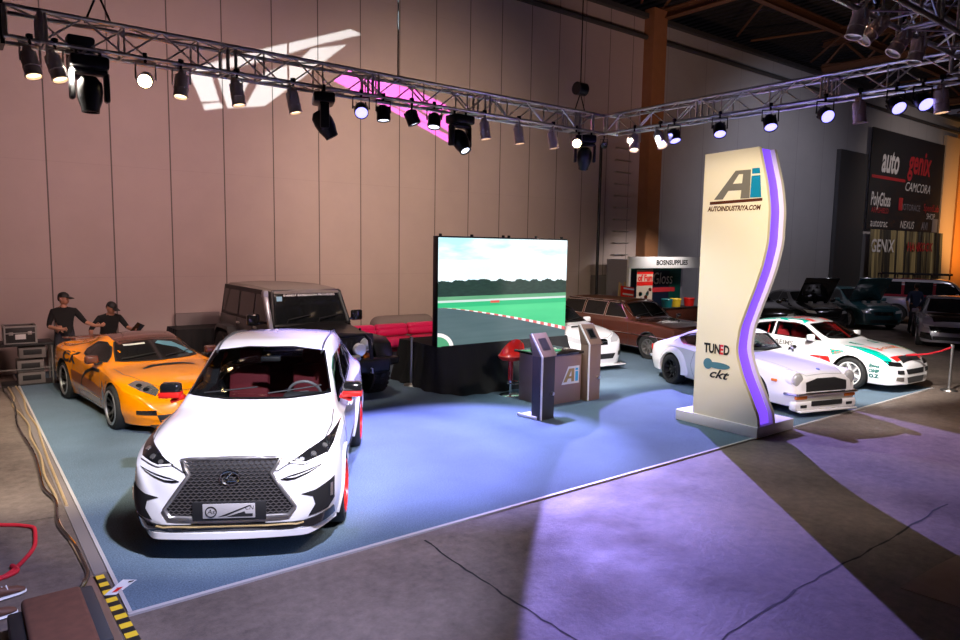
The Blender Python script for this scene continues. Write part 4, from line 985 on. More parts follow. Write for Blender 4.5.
o=MB(); o.add([(6.21,2.22,.006),(6.94,2.2,.006),(8.2,2.1,.006),(7.6,1.2,.006),(6.3,1.3,.006),(6.21,2.22,0),(6.94,2.2,0),(8.2,2.1,0),(7.6,1.2,0),(6.3,1.3,0)],[(0,1,2,3,4),(0,1,6,5),(1,2,7,6),(2,3,8,7),(3,4,9,8),(4,0,5,9)])
tag(o.build('floor_plate','steel_plate',smooth=0),'brown steel plate lying on the concrete at bottom right','plate')
# ------------------------------------------------------------------ trusses
def truss(label,p0,p1,s=.33,bay=.42,loc_z=5.0):
    p0,p1=Vector(p0),Vector(p1); d=(p1-p0); Ln=d.length; a=math.atan2(d.y,d.x)
    t=thing('lighting_truss',label,'truss',p0,a); 
    cor=[(0,0),(s,0),(s,s),(0,s)]   # (y,z)
    for y,z in cor: MB().cyl((0,y,z),(Ln,y,z),.025,n=10).build('chord','alu',t)
    nb=int(Ln/bay); bay=Ln/nb
    for f in range(4):
        (y0,z0),(y1,z1)=cor[f],cor[(f+1)%4]; b=MB()
        for k in range(nb):
            x=k*bay
            if k%2: b.cyl((x,y0,z0),(x+bay,y1,z1),.012,n=6)
            else: b.cyl((x,y1,z1),(x+bay,y0,z0),.012,n=6)
            if k%2==0 : b.cyl((x,y0,z0),(x,y1,z1),.012,n=6)
            if k%5==0:
                for dx in (-.05,.05):
                    if 0<x+dx<Ln: b.cyl((x+dx,y0,z0),(x+dx,y1,z1),.02,n=6)
        b.build('bracing','alu',t)
    return t
back=truss('long aluminium truss with lamps running parallel to the back wall',(.95,9.35,5.0),(9.82,9.35,5.0))
right=truss('aluminium truss with blue lamps crossing above the tall pylon',(10.15,9.35,5.0),(10.15,3.45,5.0))
front=truss('aluminium truss with chrome lamps at the top right corner',(9.82,3.12,5.0),(3.2,3.12,5.0))

def corner(x,y,label):
    t=thing('truss_corner',label,'truss corner',(x,y,5.0)); s=.33
    for a in (0,s):
        for b_ in (0,s): MB().cyl((a,b_,0),(a,b_,s),.028,n=8).build('post','alu',t)
    for z in (0,s): 
        b=MB(); P=[(0,0,z),(s,0,z),(s,s,z),(0,s,z)]; b.tube(P,.025,8,closed=True); b.tube([(0,0,z),(s,s,z)],.014,6); b.build('frame','alu',t)
    return t
corner(9.82,9.35,'truss corner joint where the back and right trusses meet'); corner(9.82,3.1,'truss corner joint near the chrome lamps'); corner(.62,9.35,'truss corner joint at the top left'); 
bx=MB(); bx.box((.60,9.6,5.16),(.04,.36,.46)); tag(bx.build('end_plate','black_metal',smooth=0),'dark end plate on the left end of the back truss','plate')
# ------------------------------------------------------------------ lamps
def par_can(label,lens,long=.30,r=.085):
    t=thing('par_can_lamp',label,'stage lamp',group=None)
    # hangs from origin, body points to -Z when unrotated: body is child rotated separately
    MB().tube([(-.11,0,-.2),(-.11,0,0),(.11,0,0),(.11,0,-.2)],.012,6).build('yoke','alu',t)
    b=MB(); b.cyl((0,0,-.01),(0,0,.10),.018,n=8); b.rbox((0,0,.08),(.05,.07,.06),.012); b.build('clamp','black_metal',t)
    h=MB(); h.lathe([(.001,long*.62),(r*.5,long*.6),(r*.62,long*.45),(r*.95,long*.38),(r,long*.2),(r,-long*.15),(r*1.06,-long*.16),(r*1.06,-long*.19),(r,-long*.2),(r,-long*.5),(r*1.08,-long*.5),(r*1.08,-long*.55),(r*.9,-long*.55),(r*.88,-long*.42)],n=24)
    body=h.build('housing','parcan',t)
    MB().lathe([(.001,-long*.49),(r*.9,-long*.46),(r*.9,-long*.44)],n=20).build('lens',lens,body)
    body.location=(0,0,-.2)
    return t
def led_par(label,lens):
    t=thing('led_spotlight',label,'stage lamp')
    MB().tube([(-.12,0,-.17),(-.12,0,0),(.12,0,0),(.12,0,-.17)],.012,6).build('yoke','black_metal',t)
    b=MB(); b.cyl((0,0,-.01),(0,0,.10),.018,n=8); b.rbox((0,0,.08),(.05,.07,.06),.012); b.build('clamp','black_metal',t)
    h=MB(); h.lathe([(.001,.10),(.06,.10),(.085,.06),(.10,.0),(.105,-.10),(.10,-.13),(.09,-.13),(.088,-.08)],n=24)
    for k in range(8):
        a=2*PI*k/8; h.box((.09*math.cos(a),.09*math.sin(a),.03),(.03,.008,.1),rot=rotm(0,0,a))
    body=h.build('housing','black_metal',t); MB().lathe([(.001,-.115),(.09,-.11),(.09,-.10)],n=20).build('lens',lens,body); body.location=(0,0,-.17); return t
def moving_head(label,lens='head_lamp',m='black_metal',s=1.):
    t=thing('moving_head_lamp',label,'stage lamp'); 
    b=MB(); b.rbox((0,0,-.08),(.40,.30,.14),.03); b.cyl((-.12,0,0),(-.12,0,.1),.02,n=8); b.cyl((.12,0,0),(.12,0,.1),.02,n=8); b.build('base',m,t)
    y=MB(); y.rbox((0,0,-.18),(.38,.14,.06),.02); y.rbox((-.18,0,-.34),(.06,.13,.34),.025); y.rbox((.18,0,-.34),(.06,.13,.34),.025); y=y.build('yoke_arm',m,t)
    h=MB(); h.lathe([(.001,.17),(.08,.165),(.13,.10),(.14,.0),(.13,-.10),(.10,-.19),(.095,-.24),(.075,-.24),(.07,-.21)],n=28); 
    h=h.build('head',m,y); h.location=(0,0,-.40)
    MB().lathe([(.001,-.225),(.075,-.22),(.075,-.2)],n=20).build('lens',lens,h)
    return t
LIGHTS=[]
def spot(name,loc,tgt,e,col,deg,blend=.3,r=.05):
    l=bpy.data.lights.new(name,'SPOT'); l.energy=e; l.color=col; l.spot_size=R(deg); l.spot_blend=blend; l.shadow_soft_size=r
    o=bpy.data.objects.new(name,l); COL.objects.link(o); o.location=loc; o.rotation_euler=(Vector(tgt)-Vector(loc)).to_track_quat('-Z','Y').to_euler(); return o
def aim(t,d):
    """turn yoke about Z and tilt the housing towards direction d"""
    d=Vector(d).normalized(); t.rotation_euler=(0,0,math.atan2(d.y,d.x)+PI/2)
    tilt=math.acos(max(-1,min(1,-d.z)))
    for c in t.children:
        if c.name.split('.')[0]=='housing': c.rotation_euler=(-tilt,0,0)
        if c.name.split('.')[0]=='yoke_arm':
            for h in c.children: 
                if h.name.startswith('head'): h.rotation_euler=(-tilt,0,0)
protos={}
def lamp(kind,lens,loc,d,label,group=None):
    key=(kind,lens)
    if key not in protos:
        t={'par':par_can,'led':led_par,'head':moving_head}[kind](label,lens); protos[key]=t
    else: t=dup(protos[key],loc,label=label)
    t.location=loc; aim(t,d)
    if group: t['group']=group
    elif 'group' in t: del t['group']
    return t
def lampset():
    Z=4.97; W='warm_lamp'; H='hot_lamp'; B='blue_lamp'; K='head_lamp'
    g='lamps hanging from the back truss'; yb=9.35
    for kind,lens,x,d,lab in (
     ('par',W,.84,(.15,-.3,-1),'leftmost chrome lamp under the back truss, pointing down'),
     ('par',W,1.08,(.25,-.3,-1),'second chrome lamp from the left under the back truss'),
     ('par',H,2.02,(-.3,-1.0,-.35),'chrome lamp glaring orange into the picture between two panel joints'),
     ('par',W,2.43,(-.15,-.2,-1),'chrome lamp left of the white light pattern on the wall'),
     ('par',W,3.12,(.1,-.15,-1),'chrome lamp hanging in front of the white light pattern'),
     ('par',W,3.89,(.15,-.15,-1),'chrome lamp just right of the white light pattern'),
     ('led',B,4.93,(-.45,-1,-.8),'small black lamp glowing blue under the back truss'),
     ('led',K,5.30,(.0,-.1,-1),'black lamp right beside the blue glowing one'),
     ('led',K,5.80,(.35,-.2,-1),'black lamp in front of the left half of the pink pattern'),
     ('led',K,6.22,(-.2,-.2,-1),'black lamp in front of the right half of the pink pattern'),
     ('par',W,7.23,(.1,-.1,-1),'first chrome lamp right of the pink pattern'),
     ('par',W,7.98,(.1,-.1,-1),'second chrome lamp right of the pink pattern'),
     ('par',W,8.79,(.15,-.1,-1),'chrome lamp above the right half of the big screen'),
     ('par',H,9.38,(-.62,-.78,-.25),'chrome lamp glaring yellow just left of the truss corner')):
        lamp(kind,lens,(x,yb,Z-.02),d,lab,g)
    g='lamps hanging from the right truss'; xr=9.85
    for kind,lens,y,d,lab in (
     ('par',W,8.60,(-.3,-.3,-1),'warm lit chrome lamp nearest the truss corner'),
     ('par',W,8.02,(-.1,-.6,-1),'warm lit chrome lamp in front of the brown pillar'),
     ('led',B,7.72,(-.2,-.5,-1),'black lamp glowing pale blue at the brown pillar'),
     ('led',B,6.82,(-.5,-.5,-1),'black lamp glowing blue left of the pylon top'),
     ('led',B,5.94,(-.5,-.5,-1),'black lamp glowing blue directly above the pylon'),
     ('led',B,5.10,(-.8,-1,-.7),'bright blue lamp right of the pylon top'),
     ('par','lens',4.62,(.05,-.1,-1),'chrome lamp hanging above the corner of the dark wall panel'),
     ('led',B,4.16,(-.6,-.8,-.8),'blue lamp above the black hall banner'),
     ('led',B,3.84,(-.6,-.8,-.8),'blue lamp above the right edge of the hall banner'),
     ('par',W,3.62,(.05,-.1,-1),'tall chrome lamp at the right end of the truss')):
        lamp(kind,lens,(xr+.28,y,Z-.02),d,lab,g)
    g='chrome lamps on the front truss'
    for x,d,lab in ((6.70,(-.22,.15,-1),'leftmost unlit chrome lamp in the top right cluster'),(7.03,(-.8,.6,-1),'second unlit chrome lamp in the top right cluster, tilted most'),(7.62,(-.5,.4,-1),'third unlit chrome lamp in the top right cluster'),(8.02,(-.2,.12,-1),'rightmost unlit chrome lamp in the top right cluster')):
        q=lamp('par','lens',(x,3.12,5.06),d,lab,g); q.scale=(.85,)*3
    for x,y,d,lab in ((1.42,9.4,(0,-.02,-1),'big black moving lamp hanging at the left end of the truss'),(4.36,9.4,(.55,-.2,-1),'black moving lamp tilted right beside the white pattern'),(6.76,9.4,(.05,-.6,-.8),'black moving lamp shining beside the pink pattern'),(9.72,9.45,(.3,.4,-1),'dark moving lamp hanging under the truss corner')):
        lamp('head','head_lamp' if 2<x<9 else 'black_gloss',(x,y,4.93),d,lab,'moving heads on the back truss')
    # chain hoists and steels
    def hoist(x,y,lab):
        t=thing('chain_hoist',lab,'hoist',(x,y,5.33)); MB().tube([(0,0,.55),(0,0,5.9)],.012,6).build('chain','black_metal',t)
        b=MB(); b.rbox((0,0,.47),(.18,.18,.18),.06,seg=3); b.cyl((-.11,0,.45),(.11,0,.45),.12,n=20); b.build('motor','black_metal',t)
        for s in (-.15,.15): MB().tube([(0,0,.37),(s,0,0)],.012,6).build('sling','black_metal',t)
    hoist(9.62,9.51,'black chain hoist above the truss corner'); hoist(1.56,9.51,'black chain hoist at the left end of the back truss')
    t=MB().tube([(5.65,9.51,5.3),(5.65,9.51,11.2)],.012,6); t.rbox((5.65,9.51,5.35),(.12,.12,.06),.02); tag(t.build('suspension_wire','black_metal'),'thin black suspension wire in the middle of the back truss','wire')
    # black box hung behind truss at left
    tag(MB().rbox((1.42,9.95,5.02),(.30,.2,.50),.03).build('dimmer_box','black',None),'black box mounted behind the left end of the truss','box')
    # lighting mast behind the screen
    t=thing('lighting_mast','tall thin black mast standing between screen and back wall','mast',(16.9,15.7,.012)); MB().cyl((0,0,.04),(0,0,6.1),.05,n=12).build('pole','black_metal',t)
    b=MB(); b.rbox((0,0,.03),(.7,.7,.06),.01); b.build('base_plate','black_metal',t)
    lamp('led','black_gloss',(16.75,15.45,6.25),(-.6,-.7,-.4),'black wash lamp at the top of the thin mast'); 
    MB().tube([(0,0,6.05),(-.15,-.25,6.25)],.02,6).build('arm','black_metal',t)
lampset()
mk('counter_brown',(.34,.23,.2),.45,.3); mk('logo_cyan',(.05,.42,.7),.4); mk('pink_dark',(.3,.03,.06),.6)
# ------------------------------------------------------------------ big screen
def screen_mat():
    m=bpy.data.materials.new('video_image'); m.use_nodes=True; N,L=m.node_tree.nodes,m.node_tree.links; b=N['Principled BSDF']
    tc=N.new('ShaderNodeTexCoord'); sp=N.new('ShaderNodeSeparateXYZ'); L.new(tc.outputs['Generated'],sp.inputs[0]); x,z=sp.outputs['X'],sp.outputs['Z']
    Mn=lambda op,a,b_=None,c=None: mathn(N,L,op,a,b_,c)
    def mixc(f,a,c):
        n=N.new('ShaderNodeMix'); n.data_type='RGBA'
        if isinstance(f,float): n.inputs[0].default_value=f
        else: L.new(f,n.inputs[0])
        for i,v in ((6,a),(7,c)):
            if isinstance(v,tuple): n.inputs[i].default_value=(*v,1)
            else: L.new(v,n.inputs[i])
        return n.outputs[2]
    def noise(sc,det=4,vec=None,sx=1.,sz=1.):
        mp=N.new('ShaderNodeMapping'); mp.inputs['Scale'].default_value=(sx,1,sz); L.new(tc.outputs['Generated'],mp.inputs[0]); n=N.new('ShaderNodeTexNoise'); n.inputs['Scale'].default_value=sc; n.inputs['Detail'].default_value=det; L.new(mp.outputs[0],n.inputs['Vector']); return n.outputs['Fac']
    def below(limit,soft=.01): # 1 where z<limit
        return Mn('MULTIPLY',Mn('LESS_THAN',z,limit),1.)
    sky=mixc(Mn('MULTIPLY',Mn('SUBTRACT',noise(2.2,4,sx=1.2,sz=3),.40),4.5),(.42,.78,.85),(.95,.98,.98)); 
    sky=mixc(Mn('MULTIPLY',Mn('LESS_THAN',z,.80),.55),sky,(.9,.97,1.))
    hl=Mn('ADD',.555,Mn('ADD',Mn('MULTIPLY',noise(14,4,sx=1,sz=.1),.11),Mn('MULTIPLY',Mn('ABSOLUTE',Mn('SUBTRACT',x,.3)),-.03)))
    trees=mixc(Mn('MULTIPLY',noise(22,5,sx=1,sz=2),1.),(.002,.008,.008),(.03,.07,.045))
    c=mixc(below(hl),sky,trees)
    field=mixc(noise(9,4,sx=.5,sz=5),(.03,.20,.10),(.18,.42,.22)); c=mixc(below(.46),c,field)
    c=mixc(below(.425),c,mixc(noise(7,3,sx=.6,sz=8),(.35,.5,.45),(.7,.75,.72)))
    c=mixc(below(.405),c,(.03,.42,.17)); c=mixc(Mn('MULTIPLY',below(.36),noise(4,4,sx=.5,sz=2)),c,(.10,.62,.26))
    # track: curve
    e=Mn('SUBTRACT',.36,Mn('MULTIPLY',Mn('POWER',Mn('MAXIMUM',Mn('SUBTRACT',x,.03),.0001),1.25),.27)); # outer edge z(x)
    grey=mixc(noise(6,4,sx=.4,sz=4),(.045,.085,.09),(.10,.15,.16))
    k=Mn('LESS_THAN',z,e); c=mixc(k,c,mixc(Mn('GREATER_THAN',Mn('FRACT',Mn('MULTIPLY',x,16.)),.5),(.85,.82,.8),(.65,.12,.12)))
    k=Mn('LESS_THAN',z,Mn('SUBTRACT',e,Mn('MULTIPLY',x,.035))); c=mixc(k,c,grey)
    # near left inner kerb
    q=Mn('ADD',Mn('POWER',Mn('DIVIDE',Mn('ADD',x,.01),.12),2.),Mn('POWER',Mn('DIVIDE',Mn('ADD',z,.02),.15),2.)); c=mixc(Mn('LESS_THAN',q,1.),c,(.8,.75,.73)); c=mixc(Mn('LESS_THAN',q,.6),c,(.07,.3,.15))
    c=mixc(Mn('MULTIPLY',Mn('LESS_THAN',Mn('ABSOLUTE',Mn('SUBTRACT',x,.41)),.035),Mn('LESS_THAN',Mn('ABSOLUTE',Mn('SUBTRACT',z,.397)),.011)),c,(.6,.08,.06))
    L.new(c,b.inputs['Emission Color']); b.inputs['Emission Strength'].default_value=1.25; b.inputs['Base Color'].default_value=(.01,.01,.01,1); b.inputs['Roughness'].default_value=.5
    return m
M['video']=screen_mat()
t=thing('led_screen','large video screen showing a race track, on a black draped stage','screen',(7.38,10.9,.012)); w=3.39
MB().rbox((w/2,.10,1.90),(w+.03,.16,2.16),.01).build('frame','black_metal',t)
MB().box((w/2,.012,1.9),(w,.012,2.1)).build('display','video',t,smooth=0)
b=MB(); 
for x in (.35,w-.35): b.box((x,.35,1.45),(.06,.06,2.9)); b.box((x,.6,.7),(.05,.6,.05))
b.build('support_frame','black_metal',t)
for x in (.1,.85,1.65,1.8,2.55,3.3): MB().rbox((x,.1,3.0),(.05,.05,.05),.01).build('lifting_eye','black_metal',t)
# draped cloth
def drape(name,label,pathtop,pathbot,zt,m='cloth_black',n=120,amp=.035,top=True,cat='cloth'):
    def samp(P,k):
        P=[Vector(p) for p in P]; Ls=[0]
        for i in range(len(P)-1): Ls.append(Ls[-1]+(P[i+1]-P[i]).length)
        out=[]
        for j in range(k+1):
            s=Ls[-1]*j/k; i=max(q for q in range(len(P)) if Ls[q]<=s+1e-9); i=min(i,len(P)-2); u=(s-Ls[i])/max(1e-6,Ls[i+1]-Ls[i]); out.append(P[i].lerp(P[i+1],u))
        return out
    T_=samp(pathtop,n); B_=samp(pathbot,n); b=MB(); vs=[]; R_=10
    for r in range(R_+1):
        f=r/R_
        for j in range(n+1):
            p=T_[j].lerp(B_[j],f**1.4); s=amp*(.2+f)*(math.sin(j*.9+1.3*f)+.6*math.sin(j*.37+2*math.sin(f*3))); d=(B_[j]-T_[j]); d=d.normalized() if d.length>.01 else Vector((0,-1))
            vs.append((p.x+d.x*s,p.y+d.y*s,zt*(1-f)+.015))
    fs=[(r*(n+1)+j,r*(n+1)+j+1,(r+1)*(n+1)+j+1,(r+1)*(n+1)+j) for r in range(R_) for j in range(n)]
    b.add(vs,fs)
    if top: b.add([(p.x,p.y,zt+.012) for p in T_[::6]],[tuple(range(len(T_[::6])))])
    o=b.build(name,m,None,smooth=70); return tag(o,label,cat)
drape('stage_skirt','black cloth draped around the stage under the big screen',[(7.36,12.3),(7.34,10.84),(10.8,10.84),(10.8,12.3)],[(7.25,12.4),(7.18,10.8),(7.45,10.3),(8.2,10.15),(9.6,10.25),(11.05,10.45),(11.05,12.4)],.86)
# ------------------------------------------------------------------ pylon
def pylon():
    t=thing('display_pylon','tall cream pylon with wavy glowing purple edge and company logo','sign',(9.45,5.45,.012))
    # base
    b=MB(); b.rbox((.5,.72,.085),(1.05,1.46,.17),.008); b.build('base','pylon_edge',t)
    fr=[(-.05,.16),(-.03,.3),(.06,.5),(.30,1.0),(.38,1.3),(.36,1.55),(.26,1.9),(.14,2.25),(.03,2.65),(-.02,3.0),(-.02,3.3),(.03,3.7),(.12,4.05),(.19,4.30)]  # (y inset of the front edge, z)
    zs=np.linspace(.17,4.30,70); yf=pchip([p[1] for p in fr],[p[0]+.05 for p in fr],zs)
    back=1.14
    def plate(x0,x1,name,m,oy=0,yb=back):
        P=[(float(y)+oy,float(z)) for y,z in zip(yf,zs)]+[(yb,4.27),(yb,.17)]
        P=[(y,z+(0 if z>4.2 else 0)) for y,z in P]
        return MB().prism(P,x0,x1,'YZ').build(name,m,t,smooth=50)
    face=plate(.0,.07,'front_panel','pylon'); plate(.42,.49,'rear_panel','pylon_edge'); plate(.06,.43,'core','purple_led',.07)
    P=MB(); vs=[]
    # logo on the -x face ; viewer sees -x face: right direction = -y
    ux,uy=Vector((0,-1,0)),Vector((0,0,1)); 
    def at(y,z): return Vector((-.004,y,z))
    S=.0034; oy,oz=1.10,3.95 # zoom px -> metres (y to the right), origin zoom (145,130)
    def q(P_): return [((x-150)*S*1.17,-(y-130)*S*1.05) for x,y in P_]
    o=at(1.05,3.98); A=MB()
    for poly in ([(178,247),(265,130),(290,130),(290,146),(279,146),(216,247)],[(290,130),(328,130),(328,247),(291,247),(297,146),(290,146)],[(246,199),(255.4,184),(294.7,184),(293.8,199)],[(238,212),(246,199),(293.8,199),(293,212)]):
        flat_poly(A,q(poly),o,ux,uy,.004)
    A.build('logo_letter_a','logo_grey',face,smooth=0)
    I=MB(); flat_poly(I,q([(333,126),(362,126),(366,148),(333,148)]),o,ux,uy,.004); flat_poly(I,q([(332,156),(367,156),(375,245),(330,245)]),o,ux,uy,.004); I.build('logo_letter_i','logo_blue',face,smooth=0)
    Bq=MB(); flat_poly(Bq,q([(160,255),(380,248),(380,260),(160,268)]),o,ux,uy,.004); Bq.build('logo_bar','brown_paint',face,smooth=0)
    flat_text('sign_lettering','AUTOINDUSTRIYA.COM','brown_paint',face,at(.60,3.42),ux,uy,.10,shear=.2,bold=.004,sx=.80,off=.003)
    flat_text('sign_lettering','ALL ABOUT CARS AND THE INDUSTRY','logo_grey',face,at(.66,3.10),ux,uy,.035,sx=.95,off=.003) if 0 else None
    flat_text('sponsor_lettering','TUN','black',face,at(.835,1.25),ux,uy,.2,bold=.008,sx=.7,off=.003); flat_text('sponsor_lettering','E','red',face,at(.675,1.25),ux,uy,.2,bold=.008,sx=.7,off=.003); flat_text('sponsor_lettering','D','black',face,at(.585,1.25),ux,uy,.2,bold=.008,sx=.7,off=.003)
    k=MB(); flat_poly(k,[(.21*math.cos(a),.05*math.sin(a)) for a in [2*PI*i/24 for i in range(24)]],at(.72,1.0),ux,uy,.004); flat_poly(k,[(-.18+.08*math.cos(a),.01+.085*math.sin(a)) for a in [2*PI*i/20 for i in range(20)]],at(.72,1.0),ux,uy,.006); k.build('sponsor_emblem','teal_sign',face,smooth=0)
    flat_text('sponsor_lettering','ckt','black',face,at(.72,.86),ux,uy,.19,shear=.4,sx=1.35,bold=.004,off=.003)
    return t
mk('teal_sign',(.07,.2,.27),.4)
pylon()
# ------------------------------------------------------------------ kiosks, counter
def kiosk(label,x,y,m,foot=True,rz=0):
    t=thing('touch_kiosk',label,'kiosk',(x,y,.012),rz)
    b=MB(); b.rbox((.17,.12,.53),(.34,.2,1.06),.008); b.build('post',m,t)
    # head: tilted wedge, its face towards -y and up
    pr=[(-.01,1.04),(.24,1.40),(.30,1.38),(.22,1.04)]; b=MB(); b.prism(pr,-.005,.35,'YZ'); b.build('head','brushed',t,bevel=.006)
    d=Vector((0,.25,.36)).normalized(); n_=Vector((1,0,0)).cross(d)
    c=Vector((.172,.125,1.225)); b=MB(); rt=Matrix((Vector((1,0,0)),d,n_)).transposed(); b.box(c+n_*.002,(.19,.22,.012),rot=rt); b.build('screen_bezel','brushed_dark',t,smooth=0); MB().box(c+n_*.009,(.13,.16,.004),rot=rt).build('screen','dark_glass' if m!='brushed_dark' else 'brushed_dark',t,smooth=0)
    b=MB(); b.prism([(-.012,.02),(.014,.02),(.014,1.04),(.255,1.39),(.235,1.405),(-.012,1.05)],-.02,.0,'YZ'); b.build('side_trim','kiosk_white',t,smooth=0)
    if foot: b=MB(); b.rbox((-.01,.30,.035),(.03,.42,.05),.006); b.rbox((.14,.31,.02),(.28,.40,.03),.006); b.build('foot','kiosk_white',t)
    p=MB().cyl((.27,-.02,.42),(.27,.02,.42),.03,n=16); p.build('lock','satin',t)
kiosk('dark touch screen kiosk with white edge, nearest the front',7.45,8.02,'brushed_dark',True,.12)
kiosk('brown touch screen kiosk right of the counter',9.16,8.62,'brushed',False,.05)
t=thing('reception_counter','brown reception counter with logo and dark top between the two kiosks','counter',(8.02,8.78,.012))
MB().rbox((.66,.36,.44),(.88,.72,.88),.006).build('front_panel','counter_brown',t); MB().rbox((.62,.36,.905),(.98,.82,.05),.01).build('counter_top','black_gloss',t)

lg=MB(); o=Vector((.82,-.004,.50)); ux,uy=Vector((1,0,0)),Vector((0,0,1))
flat_poly(lg,[(-.22,-.16),(-.06,.16),(.22,.16),(.22,-.16)],o,ux,uy,.006); lg=lg.build('logo_plate','sticker_white',t,smooth=0)
A=MB(); [flat_poly(A,P,o+Vector((0,-.004,0)),ux,uy,.004) for P in ([(-.18,-.12),(-.04,.12),(.04,.12),(-.10,-.12)],[(.02,.12),(.09,.12),(.09,-.12),(.02,-.12)],[(-.06,-.02),(.05,-.02),(.05,-.06),(-.08,-.06)])]; A.build('logo_letter_a','gold_cloth',lg,smooth=0)
I=MB(); flat_poly(I,[(.12,.06),(.19,.06),(.19,-.12),(.12,-.12)],o+Vector((0,-.004,0)),ux,uy,.004); flat_poly(I,[(.12,.12),(.19,.12),(.19,.08),(.12,.08)],o+Vector((0,-.004,0)),ux,uy,.004); I.build('logo_letter_i','logo_cyan',lg,smooth=0)
# items on counter
tag(MB().rbox((8.35,9.25,.955),(.09,.06,.07),.01).build('card_box','black_gloss'),'small black box standing on the counter top','box')
b=MB(); 
random.seed(2)
for k in range(3): tag(MB().rbox((8.62+.11*k,9.2+.03*k,.945+.0*k),(.14,.1,.006),.002,rot=rotm(0,0,random.uniform(-.7,.7))).build('leaflet',['sticker_white','silver_paint','pylon'][k]),['white leaflet on the counter top beside the small black box','silver leaflet in the middle of the counter top','cream leaflet nearest the right end of the counter top'][k],'leaflet')
# red stool
def stool(x,y,label,back=True):
    t=thing('bar_stool',label,'stool',(x,y,.012)); MB().lathe([(.001,.03),(.12,.025),(.2,.008),(.21,0),(.001,0)],n=32).build('base','chrome',t); MB().cyl((0,0,.02),(0,0,.62),.028,n=16).build('pole','chrome',t); MB().cyl((0,0,.28),(0,0,.68),.045,.05,n=16).build('gas_lift','red',t)
    MB().tube([(.14*math.cos(a),.14*math.sin(a)-.1,.25) for a in [2*PI*k/16 for k in range(16)]],.012,6,closed=True).build('foot_ring','chrome',t)
    b=MB(); vs=[]; n=28
    prof=[(.02,.66),(.12,.66),(.19,.70),(.235,.80),(.25,.93)]
    for r,z in prof+[(p[0]-.025,p[1]+.012) for p in prof[::-1]]:
        for k in range(n):
            a=2*PI*k/n; f=max(0,math.cos(a-R(200)+PI)) if back else 0 # high side of shell
            zz=.66+(z-.66)*(.35+1.0*f); vs.append((r*math.cos(a)*1.0,r*math.sin(a),zz))
    m_=len(prof)*2; b.add(vs,[(i*n+k,i*n+(k+1)%n,(i+1)*n+(k+1)%n,(i+1)*n+k) for i in range(m_-1) for k in range(n)]); b.build('seat','red',t,smooth=60)
stool(8.34,9.86,'red tub bar stool beside the dark front kiosk')
# stanchions
def stanchion(x,y,label,h=.98,rope=None):
    t=thing('stanchion_post',label,'post',(x,y,.012)); MB().lathe([(.001,.05),(.03,.05),(.05,.035),(.15,.02),(.16,0),(.001,0)],n=32).build('base','alu',t); MB().cyl((0,0,.03),(0,0,h),.028,n=16).build('pole','alu',t); MB().cyl((0,0,h-.06),(0,0,h),.035,n=16).build('cap','satin',t)
stanchion(7.25,11.65,'silver barrier post in front of the pink sofa'); stanchion(16.2,5.2,'white barrier post at the right edge with red ribbon',.95)
b=MB(); 
b.tube([(16.17,5.22,.90),(15.9,5.30,.84),(15.6,5.42,.79),(15.35,5.55,.77),(15.15,5.65,.77)],.02,6)
tag(b.build('barrier_ribbon','rope_red'),'red barrier ribbon sagging from the post to the rally car','ribbon')
# pink sofa
t=thing('sofa','shiny pink sofa with three rolled cushions against the back wall','sofa',(8.75,14.6,.012)); 
b=MB(); b.rbox((.0,.2,.28),(2.8,.8,.14),.03); b.build('frame','pink_dark',t)
for k in range(3):
    x=-.92+.92*k; MB().rbox((x,.0,.43),(.9,.7,.2),.09,seg=4).build('seat_cushion','pink_leather',t); MB().rbox((x,.42,.62),(.9,.26,.2),.09,seg=4).build('back_cushion','pink_leather',t); MB().rbox((x,.46,.74),(.9,.24,.17),.09,seg=4).build('back_cushion','pink_leather',t)
for x in (-1.25,1.25):
    for y in (-.1,.45): MB().cyl((x,y,0),(x,y,.23),.025).build('leg','satin',t)
b=MB(); b.rbox((9.6,15.9,.48),(1.9,.5,.93),.3,seg=5); tag(b.build('covered_mound','mauve_board',None,smooth=60),'grey rounded covered shape behind the pink sofa','cover')
tag(MB().box((4.6,16.8,.95),(1.0,.05,.42)).build('grey_board','mauve_board',smooth=0),'plain grey board leaning on the wall beside the black cloth','board') if 0 else None
tag(MB().rbox((4.62,16.95,.58),(1.0,.08,1.13),.01).build('grey_board','mauve_board'),'plain grey board leaning on the wall left of the black off road car','board')
drape('draped_table','low table under a loose black cloth between orange coupe and off road car',[(3.9,16.8),(3.9,16.0),(5.0,15.9),(5.0,16.8)],[(3.75,16.82),(3.75,15.8),(5.1,15.7),(5.1,16.82)],.86,cat='table')

